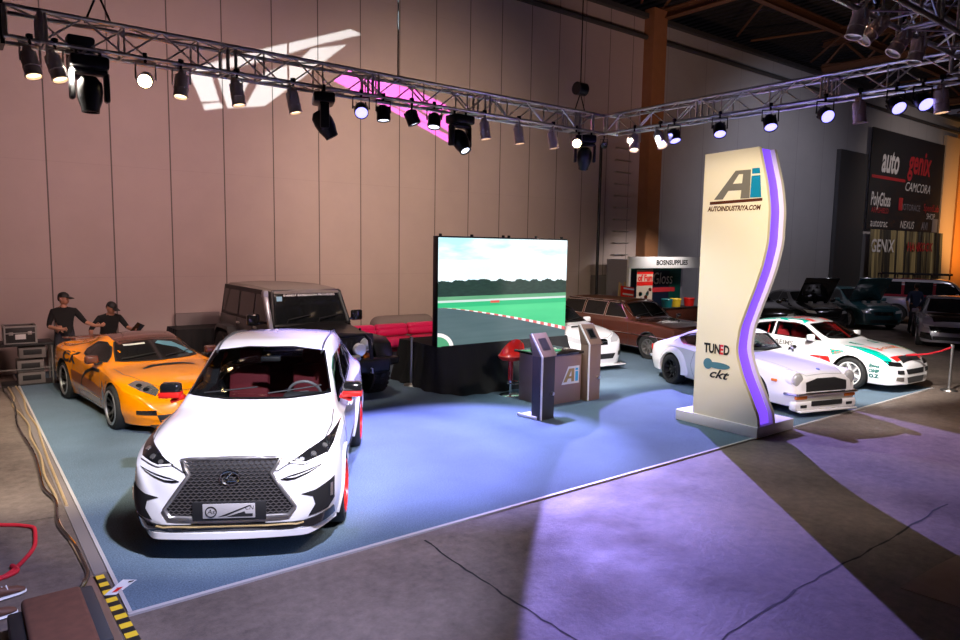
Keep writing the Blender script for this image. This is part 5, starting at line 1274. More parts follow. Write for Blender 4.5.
mk('case_black',(.02,.02,.022),.5)
mk('case_metal',(.4,.38,.36),.4,.7)
mk('lips',(.3,.1,.08),.5)
mk('hair',(.012,.01,.009),.7)
mk('shirt_black',(.006,.006,.007),.9)
mk('shirt_navy',(.02,.035,.075),.85)
mk('booth_grey',(.25,.23,.26),.6)
mk('bucket_teal',(.01,.18,.2),.4)
mk('banner_white',(.7,.68,.68),.5)
mk('banner_red',(.45,.02,.03),.5)
mk('banner_grey',(.2,.2,.24),.5)
mk('banner_cream',(.6,.5,.4),.5)
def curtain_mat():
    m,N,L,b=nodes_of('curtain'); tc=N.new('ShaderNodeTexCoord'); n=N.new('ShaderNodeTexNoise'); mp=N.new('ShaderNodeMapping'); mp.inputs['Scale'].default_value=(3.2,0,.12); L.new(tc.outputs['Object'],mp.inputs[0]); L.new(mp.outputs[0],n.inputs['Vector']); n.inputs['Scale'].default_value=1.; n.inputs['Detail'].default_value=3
    r=N.new('ShaderNodeValToRGB'); r.color_ramp.elements[0].position=.42; r.color_ramp.elements[0].color=(.02,.015,.01,1); r.color_ramp.elements[1].position=.62; r.color_ramp.elements[1].color=(.45,.36,.16,1); L.new(n.outputs['Fac'],r.inputs[0]); L.new(r.outputs[0],b.inputs['Base Color']); b.inputs['Roughness'].default_value=.5; return m  # fold shade and streaks of uplight put into the gold colour
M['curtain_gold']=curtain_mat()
# ------------------------------------------------------------------ flight cases and rack table at left
def flight_case(label,x,y,z,w,d,h,rz=0,logo=True,col='case_black'):
    t=thing('flight_case',label,'case',(x,y,z),rz)
    MB().rbox((0,0,h/2),(w,d,h),.01).build('shell',col,t)
    b=MB()
    for sx in (-1,1):
        for sy in (-1,1): b.box((sx*w/2,sy*d/2,h/2),(.03,.03,h+.01))
        for z_ in (0,h): b.box((sx*w/2,0,z_),(.03,d,.03))
    for sy in (-1,1):
        for z_ in (0,h,h*.62): b.box((0,sy*d/2,z_),(w,.03 if z_!=h*.62 else .012,.03 if z_!=h*.62 else .02))
    b.build('metal_edging','case_metal',t,smooth=0)
    for sx in (-1,1): MB().rbox((sx*w*.3,-d/2-.008,h*.6),(.07,.015,.06),.006).build('latch','case_metal',t)
    if logo: MB().rbox((0,-d/2-.006,h*.4),(w*.34,.01,h*.3),.004).build('dish_plate','sticker_white',t)
    return t

t=thing('rack_table','black topped work table with thin metal legs holding flight cases','table',(1.05,15.9,0)); MB().rbox((0,0,.80),(1.0,.66,.05),.01).build('table_top','black',t)
for x in (-.47,.47):
    for y in (-.29,.29): MB().cyl((x,y,0),(x,y,.78),.018,n=10).build('leg','case_metal',t)
b=MB(); b.tube([(-.47,-.29,.33),(.47,-.29,.33)],.012,6); b.build('cross_bar','case_metal',t)
flight_case('black flight case with silver edges standing on the work table',1.02,15.88,.827,.5,.5,.32)
def crate(label,x,y,z):
    t=thing('equipment_drawer',label,'case',(x,y,z)); MB().rbox((0,0,.115),(.44,.42,.22),.01).build('shell','case_grey',t); b=MB(); b.rbox((0,-.213,.125),(.3,.012,.10),.01); b.build('slot','black',t)
    return t
for z,l,x in ((.525,'grey equipment drawer under the table, topmost of three',1.2),(.265,'grey equipment drawer under the table, middle of three',1.16),(.03,'grey equipment drawer under the table, lowest of three',1.17)): crate(l,x,15.85,z)
tag(MB().rbox((1.15,15.9,.015),(.9,.55,.03),.005).build('pallet','black'),'low black base board under the equipment drawers','board')
flight_case('black flight case at the left edge of the picture, on the floor',.14,15.6,0,.75,.6,.75,logo=False)
# ------------------------------------------------------------------ people
def person(label,loc,rz,J,shirt='shirt_black',pants='jeans',cap='black',item=None,bag=False,hips=True):
    """J: dict of joint positions in metres, facing -Y"""
    t=thing('person',label,'person',loc,rz)
    bones=[('pel','spn'),('spn','chs'),('chs','nek'),('nek','hd0'),
           ('chs','shL'),('shL','elL'),('elL','wrL'),('wrL','paL'),('chs','shR'),('shR','elR'),('elR','wrR'),('wrR','paR'),
           ('pel','hpL'),('hpL','knL'),('knL','anL'),('anL','toL'),('pel','hpR'),('hpR','knR'),('knR','anR'),('anR','toR')]
    rad=dict(pel=(.155,.12),spn=(.145,.11),chs=(.165,.125),nek=(.062,.062),hd0=(.055,.055),shL=(.07,.07),shR=(.07,.07),elL=(.047,.047),elR=(.047,.047),wrL=(.028,.032),wrR=(.028,.032),paL=(.022,.034),paR=(.022,.034),
      hpL=(.095,.1),hpR=(.095,.1),knL=(.06,.062),knR=(.06,.062),anL=(.042,.045),anR=(.042,.045),toL=(.04,.045),toR=(.04,.045))
    me=bpy.data.meshes.new('body'); bm=bmesh.new(); sk=bm.verts.layers.skin.verify(); V={}
    for k,p in J.items():
        if k in rad: V[k]=bm.verts.new(p)
    for a,b_ in bones: bm.edges.new((V[a],V[b_]))
    # fingers
    for s in 'LR':
        pa=Vector(J['pa'+s]); wr=Vector(J['wr'+s]); d=(pa-wr).normalized(); u=Vector(J.get('fu'+s,(1,0,0))); u=(u-d*u.dot(d)).normalized(); nrm=d.cross(u)
        sg=1 if s=='L' else -1
        for i,(off,ln) in enumerate(((-.030,.062),(-.010,.075),(.010,.07),(.030,.055))):
            q=pa; 
            for st in range(3):
                q2=pa+u*off*(1 if st else .8)+d*(.02+ln*(st+1)/3)+nrm*(.012*st*st)
                v=bm.verts.new(q2); rad_=(.0095,.0095); v[sk].radius=rad_; bm.edges.new((V['pa'+s] if st==0 else pv,v)); pv=v
        v1=bm.verts.new(wr+(pa-wr)*.4-u*.04); v1[sk].radius=(.012,.012); bm.edges.new((V['pa'+s],v1)); v2=bm.verts.new(wr+(pa-wr)*1.0-u*.062+nrm*.01); v2[sk].radius=(.0105,.0105); bm.edges.new((v1,v2))
    for k,v in V.items(): v[sk].radius=rad[k]
    V['pel'][sk].use_root=True
    bm.to_mesh(me); bm.free()
    o=bpy.data.objects.new('body',me); COL.objects.link(o)
    o.modifiers.new('s','SKIN'); m=o.modifiers.new('u','SUBSURF'); m.levels=2; m.render_levels=2
    eval_mesh(o); o.parent=t
    me=o.data; me.materials.clear()
    for mm in ('skin',shirt,pants,'black'): me.materials.append(M[mm])
    jl={k:Vector(v) for k,v in J.items()}
    segs=[('pel','spn',1),('spn','chs',1),('chs','nek',1),('nek','hd0',0),('shL','elL',1),('shR','elR',1),('elL','wrL',0),('elR','wrR',0),('wrL','paL',0),('wrR','paR',0),('chs','shL',1),('chs','shR',1),('hpL','knL',2),('hpR','knR',2),('pel','hpL',2),('pel','hpR',2),('knL','anL',2),('knR','anR',2),('anL','toL',3),('anR','toR',3)]
    for p in me.polygons:
        c=p.center; best=9
        for a,b_,mi in segs:
            A,B=jl[a],jl[b_]; tt=max(0,min(1,(c-A).dot(B-A)/max(1e-6,(B-A).length_squared))); dd=(c-A-(B-A)*tt).length
            if mi==0 and a.startswith('el') and tt<.12: mi=1
            if dd<best: best=dd; p.material_index=mi
        if best>.09 and False: pass
        p.use_smooth=True
    # head, features, hair, cap
    h=Vector(J['head']); f=Vector(J.get('face',(0,-1,0))).normalized(); rt=(-f).to_track_quat('Y','Z').to_matrix()
    b=MB(); b.sphere((0,0,0),.10,24,sc=(.78,.95,1.18)); b.v=[Vector((v.x*(1-.25*max(0,-v.z/.118)),v.y-.012*(1 if v.z<-.03 else 0),v.z)) for v in b.v]
    b.add([(0,-.118,-.02),(.014,-.09,-.025),(-.014,-.09,-.025),(0,-.09,.025)],[(0,1,3),(0,3,2),(0,2,1)])
    for s in (-1,1): b.sphere((s*.08,.005,-.005),.025,8,sc=(.4,.8,1.1))
    hd=b.build('head','skin',t,smooth=60); hd.location=h; hd.rotation_euler=rt.to_euler()
    for s in (-1,1): MB().sphere((s*.03,-.083,.012),.011,8,sc=(1.1,.5,.6)).build('eye','black',hd)
    MB().rbox((0,-.088,-.055),(.042,.012,.01),.004).build('mouth','lips',hd)
    b=MB(); b.sphere((0,.012,.022),.104,20,sc=(.82,.98,1.12)); b.v=[v for v in b.v]; 
    hr=MB(); vv=[v for v in b.v]; keep=[fc for fc in b.f if all((vv[i].z>.035 or vv[i].y>.03) and vv[i].z>-.06 for i in fc)]; hr.add(vv,keep); hr.build('hair','hair',hd)
    if cap:
        b=MB(); b.sphere((0,.008,.045),.106,20,sc=(.86,1.0,.88)); vv=b.v; keep=[fc for fc in b.f if all(vv[i].z>.035 for i in fc)]
        c=MB(); c.add(vv,keep); c.rbox((0,-.125,.045),(.13,.1,.012),.005,rot=rotm(.15)); c.build('cap',cap,hd)
    return t

J1=dict(pel=(0,0,.95),spn=(0,0,1.12),chs=(0,-.01,1.36),nek=(0,-.02,1.50),hd0=(0,-.03,1.58),head=(.0,-.04,1.66),face=(.75,-.6,-.15),
 shL=(.19,0,1.42),elL=(.34,-.12,1.20),wrL=(.50,-.26,1.13),paL=(.56,-.31,1.14),shR=(-.19,0,1.42),elR=(-.27,-.02,1.13),wrR=(-.12,-.22,1.10),paR=(-.05,-.27,1.10),fuL=(.3,.3,-1),fuR=(0,0,1),
 hpL=(.10,0,.90),knL=(.11,-.03,.50),anL=(.12,.02,.09),toL=(.15,-.12,.045),hpR=(-.10,0,.90),knR=(-.12,-.02,.50),anR=(-.13,.03,.09),toR=(-.16,-.11,.045))
person('person in black shirt and black cap standing beside the flight cases, one arm out',(1.74,15.55,0),.0,J1)
J2=dict(pel=(0,0,.80),spn=(.0,-.04,.97),chs=(.02,-.13,1.18),nek=(.03,-.19,1.31),hd0=(.03,-.22,1.37),head=(.03,-.25,1.44),face=(.5,-.7,-.5),
 shL=(.20,-.12,1.23),elL=(.33,-.22,1.02),wrL=(.38,-.42,.99),paL=(.38,-.49,1.0),shR=(-.17,-.12,1.23),elR=(-.33,-.10,1.0),wrR=(-.34,-.25,.82),paR=(-.33,-.30,.77),fuL=(.0,.3,-1),fuR=(0,1,0),
 hpL=(.10,0,.76),knL=(.13,-.22,.44),anL=(.12,.0,.09),toL=(.14,-.14,.045),hpR=(-.10,0,.76),knR=(-.14,-.20,.44),anR=(-.13,.02,.09),toR=(-.16,-.12,.045))
person('person in black shirt and cap stooping behind the orange coupe, holding a tablet',(2.55,15.9,0),.0,J2)
b=MB(); b.rbox((0,0,0),(.17,.015,.25),.006); o=b.build('tablet','black_gloss'); o.location=(2.99,15.33,1.03); o.rotation_euler=(.5,.5,.3); tag(o,'dark tablet held by the person stooping behind the orange coupe','tablet')
J3=dict(J1); J3.update(elL=(.30,.0,1.16),wrL=(.30,-.1,.92),paL=(.30,-.14,.86),elR=(-.30,.0,1.16),wrR=(-.30,-.1,.92),paR=(-.30,-.14,.86),face=(.2,1,0))
person('person in dark blue shirt walking by the van in the dark background',(26.9,9.9,0),-.6,J3,'shirt_navy',cap=None)
# ------------------------------------------------------------------ vendor booth behind the brown wagon
t=thing('vendor_booth','white framed vendor booth with dark green backdrop behind the brown wagon','booth',(18.3,15.6,0)); W=4.3
b=MB(); b.rbox((W/2,0,2.34),(W,.08,.40),.01); f=b.build('fascia','sticker_white',t)
flat_text('fascia_lettering','BOSNSUPPLIES','black',f,(2.35,-.045,2.33),(1,0,0),(0,0,1),.24,bold=.008,off=.003,sx=1.15)
for x in (.06,W-.06):
    MB().rbox((x,0,1.08),(.1,.1,2.12),.01).build('post','kiosk_white',t)
MB().box((W/2,.93,1.22),(W,.04,2.44)).build('back_panel','booth_grey',t,smooth=0)
MB().box((.05,.48,1.22),(.04,.88,2.44)).build('side_panel','booth_grey',t,smooth=0)
b=MB(); b.box((2.12,.88,1.15),(4.0,.03,2.1)); bd=b.build('backdrop','booth_navy',t,smooth=0)
MB().box((2.12,.858,2.10),(4.0,.01,.2)).build('backdrop_band','booth_green',bd,smooth=0); MB().box((3.75,.858,1.1),(.7,.008,1.9)).build('backdrop_band','booth_green',bd,smooth=0); MB().box((.75,.856,2.12),(.9,.012,.12)).build('backdrop_highlight','green_paint',bd,smooth=0)
flat_text('backdrop_lettering','Gloss','kiosk_white',bd,(3.0,.855,1.70),(1,0,0),(0,0,1),.62,shear=.1,bold=.0,off=.003,sx=.85)
MB().box((2.95,.85,1.30),(1.6,.012,.17)).build('backdrop_bar','red_fabric',bd,smooth=0)

t=thing('roll_up_banner','red and cream roll up banner inside the vendor booth','banner',(19.4,15.75,0)); MB().rbox((0,0,.04),(.9,.25,.08),.02).build('base','satin',t)
pn=MB().box((0,0,1.08),(.86,.01,2.0)).build('panel','banner_cream',t,smooth=0); b=MB(); b.box((0,-.01,1.98),(.86,.006,.10)); b.box((0,-.01,1.60),(.86,.006,.14)); b.build('red_band','red',pn,smooth=0)
flat_text('banner_lettering','of Fun','red',pn,(0,-.012,1.79),(1,0,0),(0,0,1),.30,bold=.012,off=.002,sx=1.)
random.seed(5)
for k in range(16):
    x,z=random.uniform(-.32,.32),random.uniform(.25,1.42); c=MB(); P=[(.09*math.cos(a)*random.uniform(.7,1.2),.08*math.sin(a)*random.uniform(.7,1.2)) for a in [2*PI*i/9 for i in range(9)]]; flat_poly(c,P,(x,-.008,z),Vector((1,0,0)),Vector((0,0,1)),.003); c.build('picture_patch',['brown_paint','sticker_white','rust','green_dark','case_grey','gold_cloth'][k%6],pn,smooth=0)

t=thing('display_easel','wooden easel with red and white price board behind the brown wagon','easel',(17.0,14.6,0))
for p0,p1 in (((-.35,0,0),(-.12,.1,1.75)),((.35,0,0),(.12,.1,1.75)),((0,.5,0),(0,.12,1.7))): MB().tube([p0,p1],.03,6).build('leg','gold_cloth',t)
bd=MB().rbox((.12,-.03,1.36),(.62,.03,.50),.006,rot=rotm(-.15,.12,0)).build('board','red',t); 
for z in (1.54,1.36,1.2): MB().box((.12,-.055+(1.36-z)*.15,z),(.5,.008,.05),rot=rotm(-.15,.12,0)).build('board_line','sticker_white',bd,smooth=0)
def shop_can(label,x,z,m):
    t=thing('merchandise_bucket',label,'bucket',(x,15.45,z)); MB().lathe([(.001,0),(.17,0),(.2,.26),(.19,.27),(.001,.25)],n=24).build('bucket',m,t); MB().lathe([(.001,.3),(.19,.3),(.21,.27),(.2,.26)],n=24).build('lid',m,t)
t=thing('booth_shelf','dark shop counter inside the vendor booth','counter',(20.9,15.45,0)); MB().rbox((0,0,.36),(1.9,.5,.72),.01).build('body','brown_paint',t); MB().rbox((0,0,.735),(1.95,.55,.03),.006).build('top','black',t)

shop_can('teal bucket on the booth counter',20.3,.752,'bucket_teal'); shop_can('yellow bucket on the booth counter',20.8,.752,'yellow'); shop_can('red bucket on the booth counter',21.6,.752,'red')
# ladder rungs on wall, cabinet
t=thing('wall_ladder','steel rungs fixed to the back wall beside the brown pillar','ladder',(19.5,17.08,0))
for k in range(12):
    z=1.75+.42*k; MB().tube([(-.38,0,z),(-.38,-.12,z),(.38,-.12,z+.0),(.38,0,z)],.018,6).build('rung','satin',t)
tag(MB().rbox((18.95,16.84,.93),(1.9,.36,1.86),.02).build('electrical_cabinet','case_grey'),'plain grey cabinet against the wall below the wall rungs','cabinet')
# ------------------------------------------------------------------ hall banner
t=thing('hall_banner','huge black hall banner with red and white sponsor lettering','banner',(38.7,16.9,0)); BW=9.7
pn=MB().box((BW/2,0,6.7),(BW,.06,5.3)).build('panel','banner_black',t,smooth=0)
X,Z=Vector((1,0,0)),Vector((0,0,1))
T=lambda s,m,x,z,sz,**k: flat_text('banner_lettering',s,m,pn,(x,-.036,z),X,Z,sz,**k)
T('auto','banner_white',2.35,7.75,1.9,bold=.05,shear=.2,sx=.62); T('genix','banner_red',6.2,7.95,1.9,bold=.05,shear=.2,sx=.75)
b=MB(); b.box((2.3,-.04,6.85),(4.2,.01,.16)); b.build('banner_bar','banner_red',pn,smooth=0)
T('CAMCORA','banner_white',6.2,6.55,.72,shear=.3); T('PolyGloss','banner_white',1.5,5.65,1.0,shear=.1,sx=.6,bold=.02); T('ARMSHIELD','banner_red',1.5,5.08,.4); T('MOTORACE','banner_grey',5.4,5.4,.5); T('SpeedLab','banner_red',8.4,5.5,.6); T('SHOP','banner_white',8.4,5.0,.5)
T('autotrac','banner_white',1.5,4.4,.62); T('NEXUS','banner_white',5.1,4.4,.6,shear=.2); T('AVI','banner_grey',7.6,4.4,.6,bold=.02)
MB().box((9.1,-.04,4.5),(.8,.01,.8)).build('banner_sticker','banner_grey',pn,smooth=0); MB().rbox((4.0,-.05,5.55),(.5,.02,.7),.01).build('banner_emblem','banner_red',pn)

vs=[];n=160
for k in range(n+1):
    x=BW*k/n; y=-.16-.09*math.sin(k*.95)-.05*math.sin(k*.41)
    vs+=[(x,y*.5,4.05),(x,y,0.05)]
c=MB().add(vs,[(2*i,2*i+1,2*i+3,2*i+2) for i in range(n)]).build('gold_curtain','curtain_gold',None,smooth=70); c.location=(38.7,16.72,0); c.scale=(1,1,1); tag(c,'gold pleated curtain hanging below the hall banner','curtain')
for txt,m,x,sz in (('GENIX','banner_white',1.4,.95),('HANKOOK','banner_red',6.4,.7)):
    flat_text('banner_lettering',txt,m,pn,(x,-.34,3.15),X,Z,sz,shear=.05,bold=.02)
mk('dark_paint2',(.03,.028,.026),.2,coat=1)
mk('grey_tape',(.22,.19,.18),.5)
mk('gold_cable',(.62,.45,.25),.35,.3)
# ------------------------------------------------------------------ floor things, front left
mk('hazard_black',(.015,.015,.015),.5)
b=MB(); x0,y0,x1,y1=.86,6.30,.93,4.3; n=26
d=Vector((x1-x0,y1-y0,0)); L_=d.length; d.normalize(); s=Vector((-d.y,d.x,0))
for k in range(n):
    a=Vector((x0,y0,0))+d*(L_*k/n); c=Vector((x0,y0,0))+d*(L_*(k+1)/n)
    b.add([a-s*.04,a+s*.04,c+s*.04,c-s*.04,a-s*.04+Vector((0,0,.012)),a+s*.04+Vector((0,0,.012)),c+s*.04+Vector((0,0,.012)),c-s*.04+Vector((0,0,.012))],[(4,5,6,7),(0,1,5,4),(1,2,6,5),(2,3,7,6),(3,0,4,7)],k%2)
tag(b.build('hazard_tape',['yellow','hazard_black'],smooth=0),'yellow and black striped hazard tape at the carpet corner','tape')
b=MB(); b.prism([(.74,.0),(.84,.0),(.84,.012),(.76,.012)],4.3,6.32,'XZ'); tag(b.build('ramp_edge','alu',smooth=0),'silver metal edging strip beside the hazard tape','strip')
def cable(label,pts,r,m,name='cable',cat='cable'):
    P=[]; n=len(pts); xs=list(range(n)); q=np.linspace(0,n-1,(n-1)*8+1); X_=pchip(xs,[p[0] for p in pts],q); Y_=pchip(xs,[p[1] for p in pts],q); Z_=pchip(xs,[(p[2] if len(p)>2 else r) for p in pts],q)
    b=MB(); b.tube([(float(a),float(c),float(z)) for a,c,z in zip(X_,Y_,Z_)],r,8); return tag(b.build(name,m),label,cat)
cable('gold cable running along the left carpet edge, nearest the carpet',[(.90,15.6),(.93,14.4),(.89,13.2),(.93,12),(.90,11),(.88,10),(.87,9),(.86,8.2)],.016,'gold_cable'); cable('gold cable left of its twin near the flight cases',[(.78,15.6),(.80,14.6),(.74,13.8),(.80,13.0),(.84,12.2),(.80,11.4),(.82,10.4),(.78,9.4),(.80,8.6),(.74,7.8),(.78,7.0),(.80,6.4)],.014,'gold_cable')
cable('thick black cable snaking from the flight cases to the brown pad',[(.70,15.4),(.76,13.8),(.70,12.2),(.76,10.4),(.72,9.0),(.78,8.4),(.73,7.7),(.79,7.0),(.80,6.45),(.70,6.1),(.45,5.84),(.40,5.80)],.018,'black_gloss')
b=MB(); b.box((.885,11.0,.005),(.10,9.3,.01)); tag(b.build('cable_tape','grey_tape',smooth=0),'grey floor tape strip beside the left carpet edge','tape')
t=MB(); t.add([(.84,5.90,.016),(.92,5.86,.016),(1.10,6.02,.02),(1.01,6.09,.02)]+[(.84,5.90,.014),(.92,5.86,.014),(1.10,6.02,.018),(1.01,6.09,.018)],[(0,1,2,3),(7,6,5,4),(0,4,5,1),(1,5,6,2),(2,6,7,3),(3,7,4,0)]); fl=t.build('flyer','sticker_white',smooth=0); tag(fl,'white flyer with red print lying on the carpet corner','flyer')
for P,m in ((((.895,5.905),(.93,5.90),(.99,5.955),(.95,5.965)),'red'),(((1.03,6.005),(1.065,6.0),(1.085,6.02),(1.045,6.03)),'black')):
    MB().add([(x,y,.0165+(x-.84)*.016+.002) for x,y in P],[(0,1,2,3)]).build('flyer_print',m,fl,smooth=0)
cable('red rope lying in a bend on the floor at the left edge',[(-.1,8.25),(.27,8.0),(.44,7.86),(.53,7.70),(.50,7.3),(.38,6.95),(.24,6.72),(.05,6.6)],.018,'rope_red','rope','rope')
cable('short red rope coil at the left edge of the floor',[(.30,6.9),(.33,6.78),(.22,6.70),(.12,6.74),(.02,6.66)],.02,'rope_red','rope','rope')
def shoe(label,x,y,rz):
    t=thing('shoe',label,'shoe',(x,y,0),rz)
    def lf(sec,name,m):
        b=MB(); vs=[]; n=14
        for X,w,z0,z1 in sec:
            for k in range(n): a=2*PI*k/n; vs.append((X,w*math.cos(a),(z0+z1)/2+(z1-z0)/2*math.sin(a)))
        k=len(sec); b.add(vs,[(i*n+j,i*n+(j+1)%n,(i+1)*n+(j+1)%n,(i+1)*n+j) for i in range(k-1) for j in range(n)]+[tuple(range(n)),tuple(range((k-1)*n,k*n))]); b.build(name,m,t)
    lf([(-.14,.02,.0,.03),(-.13,.035,0,.03),(0,.042,0,.03),(.1,.05,0,.03),(.15,.035,0,.03),(.165,.015,0,.03)],'sole','sticker_white')
    lf([(-.135,.02,.02,.10),(-.12,.034,.02,.13),(-.03,.036,.02,.11),(.05,.043,.02,.085),(.11,.045,.02,.07),(.15,.03,.02,.05),(.16,.012,.02,.04)],'upper','shoe_brown')
    for x_ in (.0,.03): MB().tube([(x_,.03,.075),(x_,0,.10),(x_,-.03,.075)],.006,6).build('lace','sticker_white',t)
shoe('brown shoe with white laces at the left edge, the upper of two',.20,6.32,.25); shoe('brown shoe at the left edge, the lower of two',.12,5.98,.25)
t=thing('padded_crate','low brown padded crate with dark band at the bottom left corner','crate',(.50,5.35,0)); MB().rbox((-.02,0,.10),(.38,.9,.2),.03,seg=3).build('pad','cardboard',t); MB().rbox((.20,0,.09),(.1,.9,.18),.02).build('end_band','dark_grey',t); MB().rbox((-.25,-.05,.08),(.1,.8,.16),.02).build('end_band','black',t)
# ------------------------------------------------------------------ background cars
build_dark('parked_car','dark hatchback with pale bonnet mark, leftmost in the dark background row','dark_paint2',22.3,12.9,212,2)
build_dark('parked_car','dark car with opened bonnet in the background row','black_paint',24.9,12.3,214,0,True)
build_dark('parked_car','dark blue car with shiny engine bay, middle of the background row','teal_paint',27.3,11.5,214,2,True)
c=build_dark('van','maroon and silver van with loaded roof rack in the far background','silver_paint',31.6,9.3,162,1)
c.part('upper_band',[(-2.3,1.08),(1.0,1.08),(.5,1.78),(-2.25,1.78)],'L','maroon_paint',.002,.15,both=True) ; c.part('roof_band',[(-2.2,-.7),(.4,-.7),(.4,.7),(-2.2,.7)],'T','maroon_paint',.004,.2)
b=MB(); 
for y in (-.65,.65): b.tube([(-2.1,y,1.98),(.4,y,1.98)],.03,6)
for x in (-2.1,-1.5,-.9,-.3,.3): b.tube([(x,-.65,1.80),(x,-.65,1.98),(x,.65,1.98),(x,.65,1.80)],.025,6)
b.build('roof_rack','black_metal',c.root)
c=build_dark('city_car','white hatchback with black bonnet cut by the right edge of the picture','silver_paint',23.9,7.75,247,2)
c.part('bonnet_panel',[(1.0,-.62),(1.9,-.5),(1.9,.5),(1.0,.62)],'T','black_gloss',.006,.06)
c.part('upper_grille',[(-.55,.50),(.55,.50),(.62,.66),(-.62,.66)],'F','black_gloss',.012,.06); c.part('fog_surround',[(.5,.26),(.82,.30),(.80,.48),(.58,.46)],'F','black_gloss',.01,.05,both=True)


for o in list(bpy.data.objects):
    n=o.name.split('.')[0]
    g={'equipment_drawer':'equipment drawers under the work table','merchandise_bucket':'buckets on the booth counter','leaflet':'leaflets on the counter top','shoe':'shoes at the left edge','parked_car':'parked cars in the dark background','touch_kiosk':'touch screen kiosks beside the counter','chain_hoist':'chain hoists above the back truss'}.get(n)
    if g and o.parent is None: o['group']=g
build_crossover(); build_orange(); build_wrx(); build_wagon(); build_z(); build_rally(); build_jeep()
# ------------------------------------------------------------------ lights
w=bpy.data.worlds.new('hall'); SC.world=w; w.use_nodes=True; bg=w.node_tree.nodes['Background']; bg.inputs[0].default_value=(.55,.45,.6,1); bg.inputs[1].default_value=.05
def gobo(label,loc,polys,col,e,r=.0004):
    """a projector lamp whose cut metal slide throws a shape on the back wall"""
    loc=Vector(loc); C_=Vector((0,0,0)); P3=[[Vector((x,WY,z)) for x,z in P] for P in polys]; al=[p for P in P3 for p in P]
    for p in al: C_+=p
    C_/=len(al); ax=(C_-loc).normalized(); D=.22; u=ax.cross(Vector((0,0,1))).normalized(); v=u.cross(ax)
    H=[]
    for P in P3:
        H.append([((p-loc).dot(u)*D/(p-loc).dot(ax),(p-loc).dot(v)*D/(p-loc).dot(ax)) for p in P])
    rad=max(math.hypot(a,b_) for h in H for a,b_ in h)*1.25
    rt=Matrix((u,v,-ax)).transposed()
    t=thing('projector_lamp',label,'stage lamp',loc); t.rotation_euler=rt.to_euler()
    pl=MB().prism([(rad*1.15*math.cos(a),rad*1.15*math.sin(a)) for a in [2*PI*k/40 for k in range(40)]],-D-.001,-D+.001,'XY').build('slide','black_metal',smooth=0)
    cut=[MB().prism(h,-D-.02,-D+.02,'XY').build('c','black_metal',smooth=0) for h in H]
    boolcut(pl,cut); pl.parent=t
    b=MB(); b.lathe([(rad*1.12,-D-.06),(rad*1.16,-D-.06),(rad*1.16,.12),(.001,.12),(.001,.115),(rad*1.12,.115)],n=32); b.build('housing','black_metal',t)
    MB().tube([(-rad*1.3,0,0),(-rad*1.3,.3,0),(rad*1.3,.3,0),(rad*1.3,0,0)],.012,6).build('yoke','black_metal',t)
    o=spot('gobo_light',loc,loc+ax,e,col,math.degrees(2*math.atan(rad/D)),.0,r); return t
S=1
A1=[[(4.61,6.63),(4.87,6.04),(5.29,6.12),(5.1,6.75)],[(4.89,6.0),(5.31,6.1),(5.38,5.97),(4.94,5.86)],
 [(5.21,6.79),(5.47,5.97),(6.38,6.15),(8.61,8.02),(7.62,7.74),(7.17,7.3),(6.37,6.95),(5.94,6.16),(5.74,6.13),(6.03,6.75),(5.76,6.85)],
 [(4.61,6.71),(4.65,6.65),(5.81,7.0),(6.63,7.33),(7.73,7.84),(9.07,8.36),(8.73,8.44),(7.73,8.04),(6.53,7.58),(5.32,7.06)]]
A2=[[(8.69,7.38),(8.19,7.05),(9.9,6.52),(12.03,5.78),(12.16,5.93),(12.02,6.00),(9.91,6.63)],[(8.99,7.24),(9.80,6.82),(10.72,6.74),(11.40,6.40),(11.80,6.9),(10.71,7.17),(9.59,7.27)],[(10.05,6.64),(11.31,6.24),(11.40,6.32),(10.70,6.66)],[(11.51,6.30),(12.02,6.08),(12.04,6.65),(11.85,6.80)]]
gobo('black projector lamp on the front truss throwing the white wall pattern',(4.5,3.0,5.6),A1,(.8,.97,1.),15000)
gobo('black projector lamp on the front truss throwing the pink wall pattern',(5.6,3.0,5.6),A2,(1.,.08,.85),30000)
# spots for the truss lamps, plus added ones without fixtures
WM=(1,.80,.62); WH=(1,.93,.88); BL=(.38,.33,1); 
spot('key_left',(1.9,3.1,4.55),(2.3,7.3,.8),1150,WH,42,.5); spot('key_left_b',(4.3,3.1,4.55),(3.0,7.8,.8),650,WH,45,.5)
spot('key_orange',(1.2,9.3,4.8),(2.6,12.3,.5),2000,(1,.9,.75),60,.5); spot('key_jeep',(5.0,9.1,4.55),(5.4,12.6,.8),380,(1,.85,.75),60,.6)
spot('blue_floor_a',(4.93,9.1,4.55),(4.4,8.2,0),2200,BL,58,.5); spot('blue_floor_b',(7.2,9.1,4.55),(6.0,7.9,0),3200,(.42,.38,1),58,.5); spot('floor_teal',(8.0,9.1,4.55),(8.8,7.2,0),500,(.8,.95,1),85,.6)
spot('floor_left',(.7,9.0,4.5),(1.4,10.6,0),800,(1,.86,.62),75,.5); spot('floor_front',(2.0,3.1,4.55),(1.7,6.2,0),1200,(.5,.55,1),70,.5)
spot('key_pylon',(5.8,3.1,4.55),(9.4,6.2,2.6),1300,(1,.83,.55),46,.6)
spot('key_coupe',(10.0,4.0,4.45),(12.3,6.6,.6),420,(.92,.88,1),62,.5); spot('key_rally',(10.1,4.6,4.45),(15.0,7.0,.7),3200,(1,.95,.9),44,.5); spot('key_hatch',(8.8,9.1,4.55),(11.2,11.2,.6),1600,WH,60,.5); spot('key_wagon',(10,8.6,4.8),(14.6,12.8,.8),380,(1,.85,.7),60,.6)
spot('key_counter',(7.2,3.1,4.5),(8.4,8.8,.7),600,(1,.85,.75),36,.5)
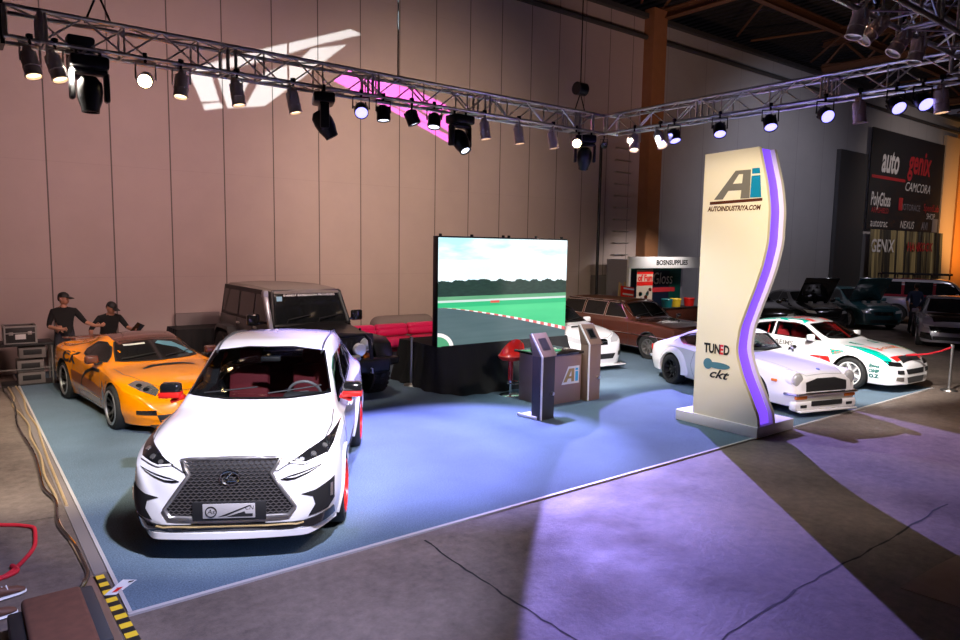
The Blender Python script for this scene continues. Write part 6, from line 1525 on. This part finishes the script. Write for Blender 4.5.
spot('coupe_rear',(10.0,8.0,4.8),(11.9,9.0,.4),200,(.7,.75,1),60,.6); spot('blue_right',(10,7.7,4.8),(11.6,10.2,0),300,BL,65,.5)
mL=Vector((16.65,15.3,6.15)); m1=(Vector((6.39,6.62,0))-mL).normalized(); m2=(Vector((2.94,3.64,0))-mL).normalized(); mm=(Vector((5.2,5.55,0))-mL).normalized(); mn=m1.cross(m2).normalized()
if mn.dot(Vector((.65,-.75,0)))<0: mn=-mn
mn=(mn-mm*mn.dot(mm)).normalized(); ma=mm*math.cos(R(14))+mn*math.sin(R(14))
spot('mast_wash',mL,mL+ma,17000,(.38,.30,1),28,.04,.04)
# warm wall wash from added spots, no fixture behind them
spot('wall_wash_a',(2.0,10.0,5.0),(2.0,17.1,3.6),620,(1,.62,.57),120,.8,.3); spot('wall_wash_b',(6.0,10.0,5.0),(6.2,17.1,3.6),620,(1,.64,.56),120,.8,.3); spot('wall_wash_c',(9.6,10.1,5.0),(11.0,17.1,4.2),1100,(1,.74,.52),95,.8,.3)
spot('banner_wash',(42,8,8.5),(44,17,5),900,(1,.85,.8),95,.8,.3); spot('orange_wash',(50,12,3),(52,17,5),1300,(1,.5,.15),100,.8,.3)
spot('booth_fill',(20.0,14.0,3.4),(20.2,16.2,1.2),260,(1,.9,.85),100,.8,.1); spot('hall_bay',(25,5,9),(25,10,0),260,(.8,.75,.95),85,.8,.4)  # booth spot added to lift the dark interior
spot('roof_bounce',(16,8,4),(24,12,12),900,(1,.62,.45),120,.9,.5); spot('floor_brown',(7.0,3.2,4.9),(4.6,3.6,0),900,(1,.72,.5),110,.8)  # warm floor spot added to brown the concrete
spot('floor_right',(12,3.1,5.2),(13.5,3.0,0),420,(1,.75,.55),95,.8); spot('floor_edge',(1.2,3.0,5.0),(.2,6.5,0),60,(1,.75,.7),80,.8)
spot('wall_wash_right',(28,8,8.5),(30,17,3.5),1000,(.85,.85,1),100,.8,.3); spot('blue_spill',(10.2,5.3,4.6),(33,17,7.5),2500,(.5,.6,1),26,.9,.1)  # right wall spot added to brighten the dark wall there
def setup_cam():
    cd=bpy.data.cameras.new('camera'); cam=bpy.data.objects.new('camera',cd); COL.objects.link(cam)
    m=Matrix(((0.79341665,0.05178272,-0.60647224),(-0.60847114,0.09350809,-0.78804766),(0.0159028,0.99427098,0.10569917)))
    cam.matrix_world=Matrix.Translation((0,0,2.8))@m.to_4x4()
    cd.sensor_width=36; cd.lens=691/960*36; cd.clip_start=.05; cd.clip_end=200; SC.camera=cam
setup_cam()
vs=SC.view_settings; vs.view_transform='Standard'; vs.look='None'; vs.gamma=1; vs.exposure=.2; vs.use_curve_mapping=False
